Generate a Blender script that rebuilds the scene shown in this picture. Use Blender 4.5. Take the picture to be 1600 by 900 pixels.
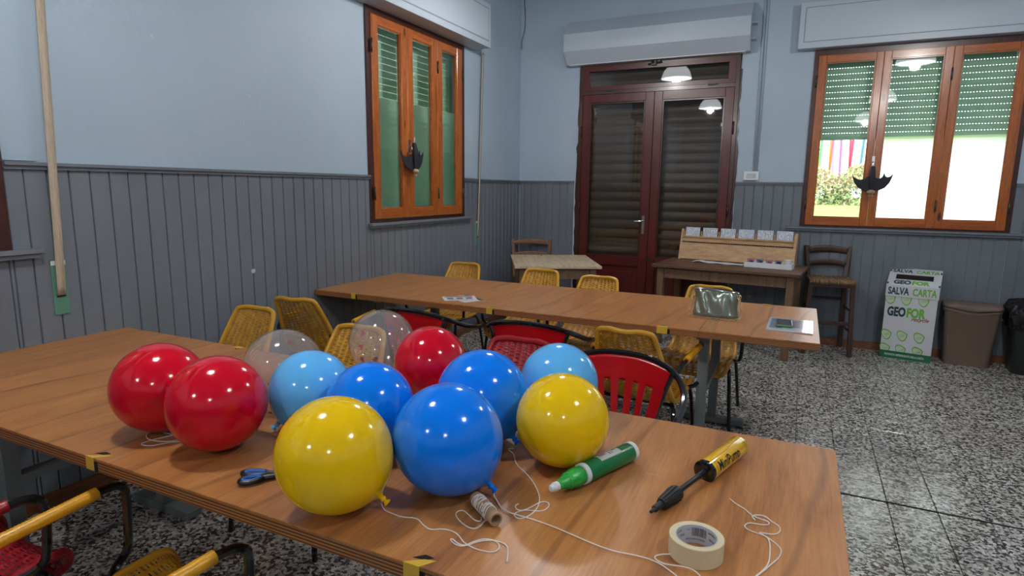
import bpy, bmesh, math, random
from mathutils import Vector, Matrix, Euler
R = math.radians
random.seed(7)
for o in list(bpy.data.objects): bpy.data.objects.remove(o)
SC = bpy.context.scene
COL = SC.collection

# ------------------------------------------------------------------ camera
cd = bpy.data.cameras.new('camera'); cam = bpy.data.objects.new('camera', cd); COL.objects.link(cam)
cd.sensor_fit = 'HORIZONTAL'; cd.sensor_width = 36.0; cd.lens = 36.0 * 938.8 / 1600.0
cd.clip_start = 0.02; cd.clip_end = 300
cam.location = (2.9732, -6.3789, 1.4499)
_y, _p, _r = R(25.570), R(9.4577), R(0.6604)
_f = Vector((-math.sin(_y) * math.cos(_p), math.cos(_y) * math.cos(_p), -math.sin(_p)))
_rt = Vector((math.cos(_y), math.sin(_y), 0)); _up = _rt.cross(_f)
_r2 = _rt * math.cos(_r) + _up * math.sin(_r); _u2 = -_rt * math.sin(_r) + _up * math.cos(_r)
cam.rotation_euler = Matrix((_r2, _u2, -_f)).transposed().to_euler()
SC.camera = cam

# ------------------------------------------------------------------ world, exposure
W = bpy.data.worlds.new('overcast_sky'); SC.world = W; W.use_nodes = True
wn = W.node_tree; wn.nodes.clear()
wo = wn.nodes.new('ShaderNodeOutputWorld'); wb = wn.nodes.new('ShaderNodeBackground')
wb.inputs[0].default_value = (0.90, 0.95, 1.0, 1); wb.inputs[1].default_value = 5.0
wn.links.new(wb.outputs[0], wo.inputs[0])
SC.view_settings.view_transform = 'Standard'; SC.view_settings.look = 'None'
SC.view_settings.exposure = 0.0; SC.view_settings.gamma = 1.0
LAMP_W = 38.0
SHADE_E = 5.0

# ------------------------------------------------------------------ materials
def hexc(r, g, b):
    f = lambda c: (c / 255 / 12.92) if c / 255 <= .04045 else ((c / 255 + .055) / 1.055) ** 2.4
    return (f(r), f(g), f(b), 1)
def newmat(name):
    m = bpy.data.materials.new(name); m.use_nodes = True
    return m, m.node_tree, m.node_tree.nodes['Principled BSDF']
def setp(p, **k):
    for a, b in k.items():
        p.inputs[a.replace('_', ' ')].default_value = b
def plain(name, c, rough=.5, metal=0., spec=.5, coat=0., **k):
    m, t, p = newmat(name); setp(p, Base_Color=c, Roughness=rough, Metallic=metal)
    p.inputs['Specular IOR Level'].default_value = spec; p.inputs['Coat Weight'].default_value = coat
    p.inputs['Coat Roughness'].default_value = .05
    for a, b in k.items(): p.inputs[a.replace('_', ' ')].default_value = b
    return m
def nd(t, typ, **k):
    n = t.nodes.new(typ)
    for a, b in k.items(): setattr(n, a, b)
    return n
def ramp(t, fac, stops, interp='LINEAR'):
    r = nd(t, 'ShaderNodeValToRGB'); r.color_ramp.interpolation = interp
    e = r.color_ramp.elements
    while len(e) < len(stops): e.new(.5)
    for i, (p, c) in enumerate(stops): e[i].position = p; e[i].color = c
    t.links.new(fac, r.inputs[0]); return r.outputs[0]
def noise(t, vec, scale, detail=4, rough=.5, dist=0.):
    n = nd(t, 'ShaderNodeTexNoise'); n.inputs['Scale'].default_value = scale; n.inputs['Detail'].default_value = detail
    n.inputs['Roughness'].default_value = rough; n.inputs['Distortion'].default_value = dist
    if vec is not None: t.links.new(vec, n.inputs['Vector'])
    return n.outputs[0]
def mapping(t, kind='Object', scale=(1, 1, 1), loc=(0, 0, 0), rot=(0, 0, 0)):
    if kind == 'Position': src = nd(t, 'ShaderNodeNewGeometry').outputs['Position']
    else: src = nd(t, 'ShaderNodeTexCoord').outputs[kind]
    m = nd(t, 'ShaderNodeMapping'); m.inputs['Scale'].default_value = scale; m.inputs['Location'].default_value = loc
    m.inputs['Rotation'].default_value = rot
    t.links.new(src, m.inputs[0]); return m.outputs[0]
def bump(t, p, h, strength=.2, dist=.002):
    b = nd(t, 'ShaderNodeBump'); b.inputs['Strength'].default_value = strength; b.inputs['Distance'].default_value = dist
    t.links.new(h, b.inputs['Height']); t.links.new(b.outputs[0], p.inputs['Normal'])
def mixc(t, fac, a, b, mode='MIX'):
    m = nd(t, 'ShaderNodeMix', data_type='RGBA', blend_type=mode)
    for i, v in ((0, fac), (6, a), (7, b)):
        if hasattr(v, 'links') or isinstance(v, bpy.types.NodeSocket): t.links.new(v, m.inputs[i])
        else: m.inputs[i].default_value = v
    return m.outputs[2]

def wood(name, c1, c2, c3, axis='x', scale=14, rough=.45, coat=0., stretch=12, kind='Object', bumps=.15, knots=False):
    m, t, p = newmat(name)
    s = {'x': (1, stretch, stretch), 'y': (stretch, 1, stretch), 'z': (stretch, stretch, 1)}[axis]
    v = mapping(t, kind, s)
    n = noise(t, v, scale / stretch * 2.2, 6, .6, 1.2)
    col = ramp(t, n, [(.30, c1), (.5, c2), (.72, c3)])
    fine = noise(t, v, scale * 1.6, 3, .7)
    col = mixc(t, .35, col, ramp(t, fine, [(.35, tuple([x * .55 for x in c1[:3]]) + (1,)), (.65, c3)]), 'MIX')
    if knots:
        vo = nd(t, 'ShaderNodeTexVoronoi'); vo.inputs['Scale'].default_value = 2.4
        s2 = {'x': (1, 3, 3), 'y': (3, 1, 3), 'z': (3, 3, 1)}[axis]
        t.links.new(mapping(t, kind, s2), vo.inputs['Vector'])
        k = ramp(t, vo.outputs['Distance'], [(.06, (1, 1, 1, 1)), (.12, (0, 0, 0, 1))])
        col = mixc(t, k, col, tuple([x * .25 for x in c1[:3]]) + (1,))
    t.links.new(col, p.inputs['Base Color']); p.inputs['Roughness'].default_value = rough
    p.inputs['Coat Weight'].default_value = coat; p.inputs['Coat Roughness'].default_value = .15
    bump(t, p, fine, bumps, .001)
    return m

M = {}
# wall paint, upper
def wallpaint():
    m, t, p = newmat('pale_blue_grey_paint')
    v = mapping(t, 'Position')
    big = noise(t, v, 1.1, 3)
    c = ramp(t, big, [(.3, hexc(164, 182, 198)), (.7, hexc(174, 191, 206))])
    sp = noise(t, v, 17, 4, .7)
    chips = ramp(t, sp, [(.765, (0, 0, 0, 1)), (.775, (1, 1, 1, 1))])
    c = mixc(t, chips, c, hexc(205, 208, 210))
    t.links.new(c, p.inputs['Base Color']); p.inputs['Roughness'].default_value = .55
    bump(t, p, noise(t, v, 5, 8, .68), .35, .012)
    return m
M['paint'] = wallpaint()
def boardpaint():
    m, t, p = newmat('grey_board_paint')
    v = mapping(t, 'Position')
    c = ramp(t, noise(t, v, 1.6, 4), [(.3, hexc(101, 108, 117)), (.7, hexc(113, 120, 129))])
    sp = ramp(t, noise(t, v, 30, 5, .75), [(.695, (0, 0, 0, 1)), (.715, (1, 1, 1, 1))])
    zone = ramp(t, noise(t, v, 2.3, 2), [(.52, (0, 0, 0, 1)), (.62, (1, 1, 1, 1))])
    f = mixc(t, 1.0, sp, zone, 'MULTIPLY')
    c = mixc(t, f, c, hexc(92, 74, 62))
    t.links.new(c, p.inputs['Base Color']); p.inputs['Roughness'].default_value = .6
    v2 = mapping(t, 'Position', (6, 6, 1))
    bump(t, p, noise(t, v2, 7, 6, .7), .3, .004)
    return m
M['board'] = boardpaint()
def terrazzo():
    m, t, p = newmat('grey_terrazzo')
    v = mapping(t, 'Position')
    dn = noise(t, v, 60, 2); 
    vd = mixc(t, .012, v, nd_color(t, v, 45))
    vo = nd(t, 'ShaderNodeTexVoronoi'); vo.inputs['Scale'].default_value = 92; t.links.new(vd, vo.inputs['Vector'])
    sep = nd(t, 'ShaderNodeSeparateColor'); t.links.new(vo.outputs['Color'], sep.inputs[0])
    c = ramp(t, sep.outputs[0], [(0, hexc(58, 50, 48)), (.2, hexc(80, 72, 68)), (.33, hexc(128, 122, 115)), (.46, hexc(180, 176, 168)), (.75, hexc(204, 202, 196)), (.92, hexc(226, 224, 218))], 'CONSTANT')
    c = mixc(t, ramp(t, noise(t, v, 1.2, 3), [(.35, (0, 0, 0, 1)), (.75, (.3, .3, .3, 1))]), c, hexc(120, 105, 98))
    t.links.new(c, p.inputs['Base Color']); p.inputs['Roughness'].default_value = .32
    p.inputs['Specular IOR Level'].default_value = .5
    t.links.new(ramp(t, noise(t, v, 9, 5, .7), [(.3, (.13,) * 3 + (1,)), (.7, (.26,) * 3 + (1,))]), p.inputs['Roughness'])
    return m
def nd_color(t, v, s):
    n = nd(t, 'ShaderNodeTexNoise'); n.inputs['Scale'].default_value = s; t.links.new(v, n.inputs['Vector']); return n.outputs['Color']
M['terrazzo'] = terrazzo()
M['grout'] = plain('dark_joint_grout', hexc(62, 56, 52), .8)
M['baseb'] = wood('brown_skirting_wood', hexc(96, 56, 34), hexc(122, 74, 46), hexc(140, 90, 58), 'y', 10, .4)
def tabletop():
    m, t, p = newmat('varnished_table_plywood')
    v = mapping(t, 'Position', (7, 1.0, 7))
    n = noise(t, v, 1.35, 8, .62, 1.6)
    c = ramp(t, n, [(.28, hexc(134, 82, 38)), (.45, hexc(172, 112, 58)), (.6, hexc(188, 128, 74)), (.78, hexc(206, 148, 96))])
    v3 = mapping(t, 'Position', (90, 4, 90))
    fine = noise(t, v3, 2, 3, .7)
    c = mixc(t, .3, c, ramp(t, fine, [(.3, hexc(124, 74, 36)), (.7, hexc(202, 146, 94))]))
    v4 = mapping(t, 'Position', (2.2, .55, 1), rot=(0, 0, .35))
    w = nd(t, 'ShaderNodeTexWave'); w.inputs['Scale'].default_value = .8; w.inputs['Distortion'].default_value = 9; w.inputs['Detail'].default_value = 3
    w.inputs['Detail Scale'].default_value = .8; t.links.new(v4, w.inputs['Vector'])
    line = ramp(t, w.outputs['Fac'], [(.0, (1, 1, 1, 1)), (.03, (0, 0, 0, 1))])
    c = mixc(t, mixc(t, .5, line, (0, 0, 0, 1)), c, hexc(112, 68, 42))
    sc = ramp(t, noise(t, mapping(t, 'Position', (2, 26, 1), rot=(0, 0, .25)), 3.0, 2, .5), [(.735, (0, 0, 0, 1)), (.75, (.6, .6, .6, 1))])
    c = mixc(t, sc, c, hexc(206, 170, 132))
    t.links.new(c, p.inputs['Base Color'])
    t.links.new(ramp(t, n, [(.3, (.30,) * 3 + (1,)), (.8, (.40,) * 3 + (1,))]), p.inputs['Roughness'])
    bump(t, p, fine, .12, .0006)
    return m
M['top'] = tabletop()
def plyedge():
    m, t, p = newmat('plywood_edge_layers')
    g = nd(t, 'ShaderNodeNewGeometry'); s = nd(t, 'ShaderNodeSeparateXYZ'); t.links.new(g.outputs['Position'], s.inputs[0])
    mm = nd(t, 'ShaderNodeMath', operation='MULTIPLY'); t.links.new(s.outputs[2], mm.inputs[0]); mm.inputs[1].default_value = 2 * math.pi / .0075
    sn = nd(t, 'ShaderNodeMath', operation='SINE'); t.links.new(mm.outputs[0], sn.inputs[0])
    c = ramp(t, sn.outputs[0], [(.0, hexc(96, 58, 32)), (.35, hexc(180, 122, 70))])
    t.links.new(c, p.inputs['Base Color']); p.inputs['Roughness'].default_value = .5
    return m
M['ply'] = plyedge()
M['orange'] = wood('orange_varnished_pine', hexc(128, 62, 20), hexc(168, 88, 32), hexc(194, 110, 46), 'z', 16, .28, .5, knots=True)
M['orangex'] = wood('orange_varnished_pine_rail', hexc(128, 62, 20), hexc(168, 88, 32), hexc(194, 110, 46), 'x', 16, .28, .5)
M['dframe'] = wood('dark_brown_frame', hexc(48, 22, 18), hexc(66, 31, 24), hexc(80, 40, 30), 'z', 12, .3, .4)
M['door'] = wood('dark_red_door_wood', hexc(66, 16, 14), hexc(84, 22, 20), hexc(98, 30, 26), 'z', 12, .34, .15)
M['rawwood'] = wood('pale_worn_wood', hexc(168, 146, 116), hexc(206, 184, 152), hexc(226, 208, 178), 'y', 12, .7, knots=True)
M['rawleg'] = wood('worn_brown_leg_wood', hexc(92, 70, 52), hexc(118, 92, 68), hexc(138, 110, 84), 'z', 12, .7)
M['brown'] = wood('dark_brown_table_wood', hexc(66, 42, 28), hexc(96, 66, 46), hexc(118, 84, 58), 'x', 12, .5)
M['brownleg'] = wood('brown_leg_wood', hexc(84, 60, 42), hexc(112, 84, 60), hexc(134, 104, 76), 'z', 12, .6)
M['stool'] = wood('dark_walnut_chair_wood', hexc(44, 28, 22), hexc(66, 44, 34), hexc(84, 58, 44), 'z', 12, .45)
M['chairw'] = wood('brown_chair_wood', hexc(104, 70, 46), hexc(134, 94, 64), hexc(150, 108, 76), 'x', 12, .5)
M['rack'] = wood('light_beech_wood', hexc(176, 134, 92), hexc(200, 160, 116), hexc(214, 176, 132), 'x', 9, .5, stretch=6)
M['green'] = plain('green_shutter_paint', hexc(162, 206, 176), .45)
_m = M['green']; _t = _m.node_tree; _o = _t.nodes['Material Output']; _tl = nd(_t, 'ShaderNodeBsdfTranslucent'); _tl.inputs[0].default_value = hexc(150, 186, 164)
_mx = nd(_t, 'ShaderNodeMixShader'); _mx.inputs[0].default_value = .19; _t.links.new(_t.nodes['Principled BSDF'].outputs[0], _mx.inputs[1]); _t.links.new(_tl.outputs[0], _mx.inputs[2]); _t.links.new(_mx.outputs[0], _o.inputs[0])
M['dshut'] = wood('dull_brown_shutter', hexc(66, 56, 46), hexc(86, 74, 62), hexc(104, 92, 78), 'x', 8, .45)
M['white'] = plain('white_box_paint', hexc(182, 193, 205), .4)
M['whitep'] = plain('white_plastic', hexc(225, 228, 230), .35)
M['black'] = plain('black_gloss_tube', hexc(14, 15, 18), .12, coat=.6)
M['steel'] = plain('grey_painted_steel', hexc(112, 120, 122), .45)
M['chrome'] = plain('chrome', hexc(200, 200, 200), .2, 1.)
M['hinge'] = plain('dull_hinge_metal', hexc(92, 84, 76), .4, .8)
M['redpl'] = plain('red_plastic', hexc(186, 14, 24), .2, coat=.3)
M['ywrap'] = plain('yellow_arm_wrap', hexc(226, 162, 30), .3)
M['rwrap'] = plain('red_arm_wrap', hexc(150, 20, 34), .35)
M['tapey'] = plain('yellow_tape', hexc(214, 176, 60), .4)
M['dark'] = plain('dark_hole', hexc(16, 14, 12), .9)
M['rubber'] = plain('black_rubber', hexc(24, 26, 30), .45)
M['string'] = plain('white_string', hexc(232, 226, 222), .8)
M['strap'] = wood('beige_strap_webbing', hexc(176, 160, 138), hexc(190, 174, 152), hexc(200, 186, 166), 'z', 12, .8)
M['gplate'] = plain('faded_green_plate', hexc(86, 138, 118), .5)
def wicker(name, c1, c2, rows=126, stakes=10):
    m, t, p = newmat(name)
    v = mapping(t, 'Object'); n = noise(t, v, 35, 3)
    c = ramp(t, n, [(.3, c1), (.7, c2)])
    t.links.new(c, p.inputs['Base Color']); p.inputs['Roughness'].default_value = .38
    uv = nd(t, 'ShaderNodeTexCoord').outputs['UV']; s = nd(t, 'ShaderNodeSeparateXYZ'); t.links.new(uv, s.inputs[0])
    def wav(sock, k, ph=0.):
        a = nd(t, 'ShaderNodeMath', operation='MULTIPLY_ADD'); t.links.new(sock, a.inputs[0]); a.inputs[1].default_value = k * math.pi; a.inputs[2].default_value = ph
        b = nd(t, 'ShaderNodeMath', operation='SINE'); t.links.new(a.outputs[0], b.inputs[0])
        d = nd(t, 'ShaderNodeMath', operation='ABSOLUTE'); t.links.new(b.outputs[0], d.inputs[0]); return d.outputs[0]
    rowg = nd(t, 'ShaderNodeMath', operation='LESS_THAN'); t.links.new(wav(s.outputs[1], rows), rowg.inputs[0]); rowg.inputs[1].default_value = .42
    stk = nd(t, 'ShaderNodeMath', operation='GREATER_THAN'); t.links.new(wav(s.outputs[0], stakes), stk.inputs[0]); stk.inputs[1].default_value = .62
    mul = nd(t, 'ShaderNodeMath', operation='MULTIPLY'); t.links.new(rowg.outputs[0], mul.inputs[0]); t.links.new(stk.outputs[0], mul.inputs[1])
    inv = nd(t, 'ShaderNodeMath', operation='SUBTRACT'); inv.inputs[0].default_value = 1; t.links.new(mul.outputs[0], inv.inputs[1])
    t.links.new(inv.outputs[0], p.inputs['Alpha'])
    return m
M['wicky'] = wicker('yellow_wicker', hexc(176, 122, 24), hexc(206, 152, 44))
M['wickr'] = wicker('red_wicker', hexc(140, 18, 30), hexc(168, 28, 40))
M['rimy'] = plain('yellow_wicker_rim', hexc(208, 154, 42), .35)
M['rimr'] = plain('red_wicker_rim', hexc(158, 22, 36), .35)

def schlick(t, f0):
    lw = nd(t, 'ShaderNodeLayerWeight'); lw.inputs[0].default_value = .5
    p5 = nd(t, 'ShaderNodeMath', operation='POWER'); t.links.new(lw.outputs['Facing'], p5.inputs[0]); p5.inputs[1].default_value = 4.
    ma = nd(t, 'ShaderNodeMath', operation='MULTIPLY_ADD'); t.links.new(p5.outputs[0], ma.inputs[0]); ma.inputs[1].default_value = .8; ma.inputs[2].default_value = f0
    return ma.outputs[0]
def pane_mat(name, tint=(1, 1, 1, 1), ior=1.5):
    m = bpy.data.materials.new(name); m.use_nodes = True; t = m.node_tree; t.nodes.clear()
    o = nd(t, 'ShaderNodeOutputMaterial'); tr = nd(t, 'ShaderNodeBsdfTransparent'); gl = nd(t, 'ShaderNodeBsdfGlossy')
    tr.inputs[0].default_value = tint; gl.inputs['Roughness'].default_value = .02
    mx = nd(t, 'ShaderNodeMixShader'); k = schlick(t, (.08 if ior > 1.45 else .05))
    t.links.new(k, mx.inputs[0]); t.links.new(tr.outputs[0], mx.inputs[1]); t.links.new(gl.outputs[0], mx.inputs[2])
    t.links.new(mx.outputs[0], o.inputs[0]); return m
M['glass'] = pane_mat('clear_window_glass')
M['dglass'] = pane_mat('door_glass', (.75, .72, .68, 1), 1.55)
def film_mat(name, mixf, col, rough=.3):
    m = bpy.data.materials.new(name); m.use_nodes = True; t = m.node_tree; t.nodes.clear()
    o = nd(t, 'ShaderNodeOutputMaterial'); rf = nd(t, 'ShaderNodeBsdfRefraction'); rf.inputs['IOR'].default_value = 1.12; rf.inputs['Roughness'].default_value = rough
    rf.inputs[0].default_value = col
    tl = nd(t, 'ShaderNodeBsdfTranslucent'); tl.inputs[0].default_value = col; mx = nd(t, 'ShaderNodeMixShader'); mx.inputs[0].default_value = mixf
    t.links.new(rf.outputs[0], mx.inputs[1]); t.links.new(tl.outputs[0], mx.inputs[2]); t.links.new(mx.outputs[0], o.inputs[0]); return m
M['film'] = film_mat('frosted_film', .92, (.95, .96, .97, 1))
M['film2'] = film_mat('frosted_film_thin', .3, (.9, .92, .9, 1), .32)

# ------------------------------------------------------------------ mesh helpers
def chaikin(P, n=2, closed=False):
    P = [Vector(p) for p in P]
    for _ in range(n):
        Q = [] if closed else [P[0]]
        m = len(P)
        for i in range(m if closed else m - 1):
            a, b = P[i], P[(i + 1) % m]
            if closed or i > 0: Q.append(a * .75 + b * .25)
            if closed or i < m - 2: Q.append(a * .25 + b * .75)
        if not closed: Q.append(P[-1])
        P = Q
    return P
class MB:
    def __init__(s): s.bm = bmesh.new(); s.uv = None
    def box(s, c, d, rz=0., M_=None, ch=0.):
        hx, hy, hz = d[0] / 2, d[1] / 2, d[2] / 2
        T = Matrix.Translation(c) @ Matrix.Rotation(rz, 4, 'Z')
        if M_ is not None: T = M_ @ T
        r = bmesh.ops.create_cube(s.bm, size=1.0, matrix=T @ Matrix.Diagonal((d[0], d[1], d[2], 1)))
        if ch > 0:
            es = set()
            for v in r['verts']: es.update(v.link_edges)
            bmesh.ops.bevel(s.bm, geom=list(es), offset=ch, segments=1, affect='EDGES', profile=.5)
        return s
    def bar(s, a, b, w, h, twist=0.):
        a, b = Vector(a), Vector(b); d = b - a; L = d.length; z = d.normalized()
        x = z.cross(Vector((0, 0, 1)));
        if x.length < .05: x = Vector((1, 0, 0))
        x.normalize(); y = z.cross(x)
        T = Matrix((x, y, z)).transposed().to_4x4(); T.translation = (a + b) / 2
        bmesh.ops.create_cube(s.bm, size=1.0, matrix=T @ Matrix.Rotation(twist, 4, 'Z') @ Matrix.Diagonal((w, h, L, 1)))
        return s
    def tube(s, P, r, seg=8, closed=False, rfn=None):
        P = [Vector(p) for p in P]; n = len(P); rings = []
        up = None
        for i in range(n):
            if closed: tdir = P[(i + 1) % n] - P[i - 1]
            else: tdir = P[min(i + 1, n - 1)] - P[max(i - 1, 0)]
            if tdir.length < 1e-9: tdir = Vector((0, 0, 1))
            tdir.normalize()
            if up is None:
                up = Vector((0, 0, 1)) if abs(tdir.z) < .9 else Vector((1, 0, 0))
            x = tdir.cross(up)
            if x.length < 1e-6: x = tdir.orthogonal()
            x.normalize(); up = x.cross(tdir).normalized()
            rr = r if rfn is None else rfn(i / (n - 1))
            rings.append([s.bm.verts.new(P[i] + (x * math.cos(2 * math.pi * k / seg) + up * math.sin(2 * math.pi * k / seg)) * rr) for k in range(seg)])
        m = n if closed else n - 1
        for i in range(m):
            A, B = rings[i], rings[(i + 1) % n]
            for k in range(seg):
                f = s.bm.faces.new((A[k], A[(k + 1) % seg], B[(k + 1) % seg], B[k])); f.smooth = True
        if not closed:
            s.bm.faces.new(rings[0][::-1]); s.bm.faces.new(rings[-1])
        return s
    def lathe(s, prof, seg=24, T=None, smooth=True, a0=0., a1=2 * math.pi):
        T = T or Matrix(); rings = []; full = abs(a1 - a0 - 2 * math.pi) < 1e-6
        for r, z in prof:
            if r < 1e-6: rings.append([s.bm.verts.new(T @ Vector((0, 0, z)))])
            else: rings.append([s.bm.verts.new(T @ Vector((r * math.cos(a0 + (a1 - a0) * k / (seg if full else seg - 1)), r * math.sin(a0 + (a1 - a0) * k / (seg if full else seg - 1)), z))) for k in range(seg)])
        for A, B in zip(rings, rings[1:]):
            for k in range(seg if full else seg - 1):
                k2 = (k + 1) % seg
                if len(A) == 1 and len(B) == 1: continue
                if len(A) == 1: f = s.bm.faces.new((A[0], B[k2], B[k]))
                elif len(B) == 1: f = s.bm.faces.new((A[k], A[k2], B[0]))
                else: f = s.bm.faces.new((A[k], A[k2], B[k2], B[k]))
                f.smooth = smooth
        return s
    def prism(s, poly, z0, z1, T=None):
        T = T or Matrix()
        a = [s.bm.verts.new(T @ Vector((x, y, z0))) for x, y in poly]; b = [s.bm.verts.new(T @ Vector((x, y, z1))) for x, y in poly]
        n = len(poly)
        s.bm.faces.new(a[::-1]); s.bm.faces.new(b)
        for i in range(n): s.bm.faces.new((a[i], a[(i + 1) % n], b[(i + 1) % n], b[i]))
        return s
    def grid(s, fn, nu, nv, smooth=True, skip=None, uv=False):
        V = [[s.bm.verts.new(fn(i / nu, j / nv)) for i in range(nu + 1)] for j in range(nv + 1)]
        if uv and s.uv is None: s.uv = s.bm.loops.layers.uv.new('UVMap')
        for j in range(nv):
            for i in range(nu):
                if skip and skip((i + .5) / nu, (j + .5) / nv): continue
                f = s.bm.faces.new((V[j][i], V[j][i + 1], V[j + 1][i + 1], V[j + 1][i])); f.smooth = smooth
                if uv:
                    for l, (a, b) in zip(f.loops, ((i, j), (i + 1, j), (i + 1, j + 1), (i, j + 1))): l[s.uv].uv = (a / nu, b / nv)
        return s
    def sph(s, c, r, u=16, v=10, sc=(1, 1, 1)):
        rr = bmesh.ops.create_uvsphere(s.bm, u_segments=u, v_segments=v, radius=r, matrix=Matrix.Translation(c) @ Matrix.Diagonal((*sc, 1)))
        for vv in rr['verts']:
            for f in vv.link_faces: f.smooth = True
        return s
    def build(s, name, mat, parent=None, loc=(0, 0, 0), rot=(0, 0, 0), recalc=True):
        if recalc: bmesh.ops.recalc_face_normals(s.bm, faces=s.bm.faces)
        if len(s.bm.faces) < 9000:
            for e in s.bm.edges:
                if len(e.link_faces) == 2 and e.calc_face_angle(0) > .7: e.smooth = False
        me = bpy.data.meshes.new(name); s.bm.to_mesh(me); s.bm.free()
        if mat is not None: me.materials.append(mat)
        return link(name, me, parent, loc, rot)
def link(name, data, parent=None, loc=(0, 0, 0), rot=(0, 0, 0)):
    o = bpy.data.objects.new(name, data); COL.objects.link(o)
    if parent: o.parent = parent
    o.location = loc; o.rotation_euler = rot; return o
def tag(o, label=None, cat=None, group=None, kind=None):
    if label: o['label'] = label
    if cat: o['category'] = cat
    if group: o['group'] = group
    if kind: o['kind'] = kind
    return o
def thing(name, label, cat, loc=(0, 0, 0), rz=0., group=None):
    o = link(name, None, None, loc, (0, 0, rz)); return tag(o, label, cat, group)
def copy_tree(o, parent=None):
    c = o.copy(); COL.objects.link(c); c.parent = parent
    for ch in list(o.children): copy_tree(ch, c)
    return c
def text(s, size, mat, parent, loc, rot, off=0., ext=.0003, sx=1., shear=0., name='lettering', align='LEFT', spacing=1., fit=None):
    cu = bpy.data.curves.new(name, 'FONT'); cu.body = s; cu.size = size; cu.offset = off; cu.extrude = ext; cu.shear = shear
    cu.align_x = align; cu.space_character = spacing; cu.resolution_u = 3
    tmp = bpy.data.objects.new('tmp', cu); COL.objects.link(tmp)
    bpy.context.view_layer.update()
    me = bpy.data.meshes.new_from_object(tmp.evaluated_get(bpy.context.evaluated_depsgraph_get()))
    bpy.data.objects.remove(tmp); bpy.data.curves.remove(cu)
    me.name = name; me.materials.clear(); me.materials.append(mat)
    if fit:
        xs_ = [v.co.x for v in me.vertices]; sx = fit / (max(xs_) - min(xs_))
    for v in me.vertices: v.co.x *= sx
    return link(name, me, parent, loc, rot)
def soft(o, w=.002, seg=2):
    b = o.modifiers.new('bevel', 'BEVEL'); b.width = w; b.segments = seg; b.limit_method = 'ANGLE'; return o

# ------------------------------------------------------------------ room shell
RX, RY, RZ = 5.7, -10.5, 4.0
HW = 1.535
BP = .0879
def struct(name, mb, mat, label=None):
    o = mb.build(name, mat); o['kind'] = 'structure'
    if label: o['label'] = label
    return o
f = MB().box((RX / 2, RY / 2, -.06), (RX + .6, -RY + .6, .1))
floor = struct('floor', f, M['grout'], 'speckled grey terrazzo tile floor')
c = MB().box((RX / 2, RY / 2, RZ + .05), (RX + .6, -RY + .6, .1))
struct('ceiling', c, M['paint'], 'high pale painted ceiling')
# openings
D0, D1, DZ = .70, 2.335, 2.74
W2 = (2.958, 4.552, 1.122, 2.712)
W1 = (-2.70, -1.283, 1.172, 2.748)
W3 = (-6.43, -5.028, 1.172, 2.748)
b = MB()
TH = .30
def wallbox(b, x0, x1, z0, z1): b.box(((x0 + x1) / 2, TH / 2, (z0 + z1) / 2), (x1 - x0, TH, z1 - z0))
wallbox(b, -.3, D0, 0, RZ); wallbox(b, D0, D1, DZ, RZ); wallbox(b, D1, W2[0], 0, RZ)
wallbox(b, W2[0], W2[1], 0, W2[2]); wallbox(b, W2[0], W2[1], W2[3], RZ); wallbox(b, W2[1], RX + .3, 0, RZ)
wback = struct('wall_back', b, M['paint'], 'pale blue-grey end wall with grey board wainscot, door and window')
b = MB()
def wl(b, y0, y1, z0, z1): b.box((-TH / 2, (y0 + y1) / 2, (z0 + z1) / 2), (TH, y1 - y0, z1 - z0))
wl(b, RY, W3[0], 0, RZ); wl(b, W3[0], W3[1], 0, W3[2]); wl(b, W3[0], W3[1], W3[3], RZ); wl(b, W3[1], W1[0], 0, RZ)
wl(b, W1[0], W1[1], 0, W1[2]); wl(b, W1[0], W1[1], W1[3], RZ); wl(b, W1[1], 0, 0, RZ)
wleft = struct('wall_left', b, M['paint'], 'pale blue-grey side wall with grey board wainscot')
wright = struct('wall_right', MB().box((RX + .15, RY / 2, RZ / 2), (.3, -RY, RZ)), M['paint'])
wfront = struct('wall_front', MB().box((RX / 2, RY - .15, RZ / 2), (RX + .6, .3, RZ)), M['paint'])
# strips beside the left windows (shallow raised plaster), as trim
struct('trim_1', MB().box((.004, -1.145, 2.15), (.008, .265, 1.22)), M['paint'], 'shallow raised plaster strip right of the side window')
struct('trim_2', MB().box((.004, -4.96, 2.15), (.008, .125, 1.22)), M['paint'])

for (y, z, q) in ((-4.331, 2.171, .012), (-3.754, 1.963, .010), (-3.811, 1.801, .009), (-3.81, .938, .018)):
    pc = [(q * (.7 + .5 * random.random()) * math.cos(a / 9 * 6.283), q * .8 * (.6 + .6 * random.random()) * math.sin(a / 9 * 6.283)) for a in range(9)]
    MB().prism(pc, 0, .0012, Matrix(((0, 0, 1, .0115 if z < 1.5 else 0), (1, 0, 0, y), (0, 1, 0, z), (0, 0, 0, 1)))).build('chipped_spot', plain('bare_plaster', hexc(196, 200, 202), .8), wleft)
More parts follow.
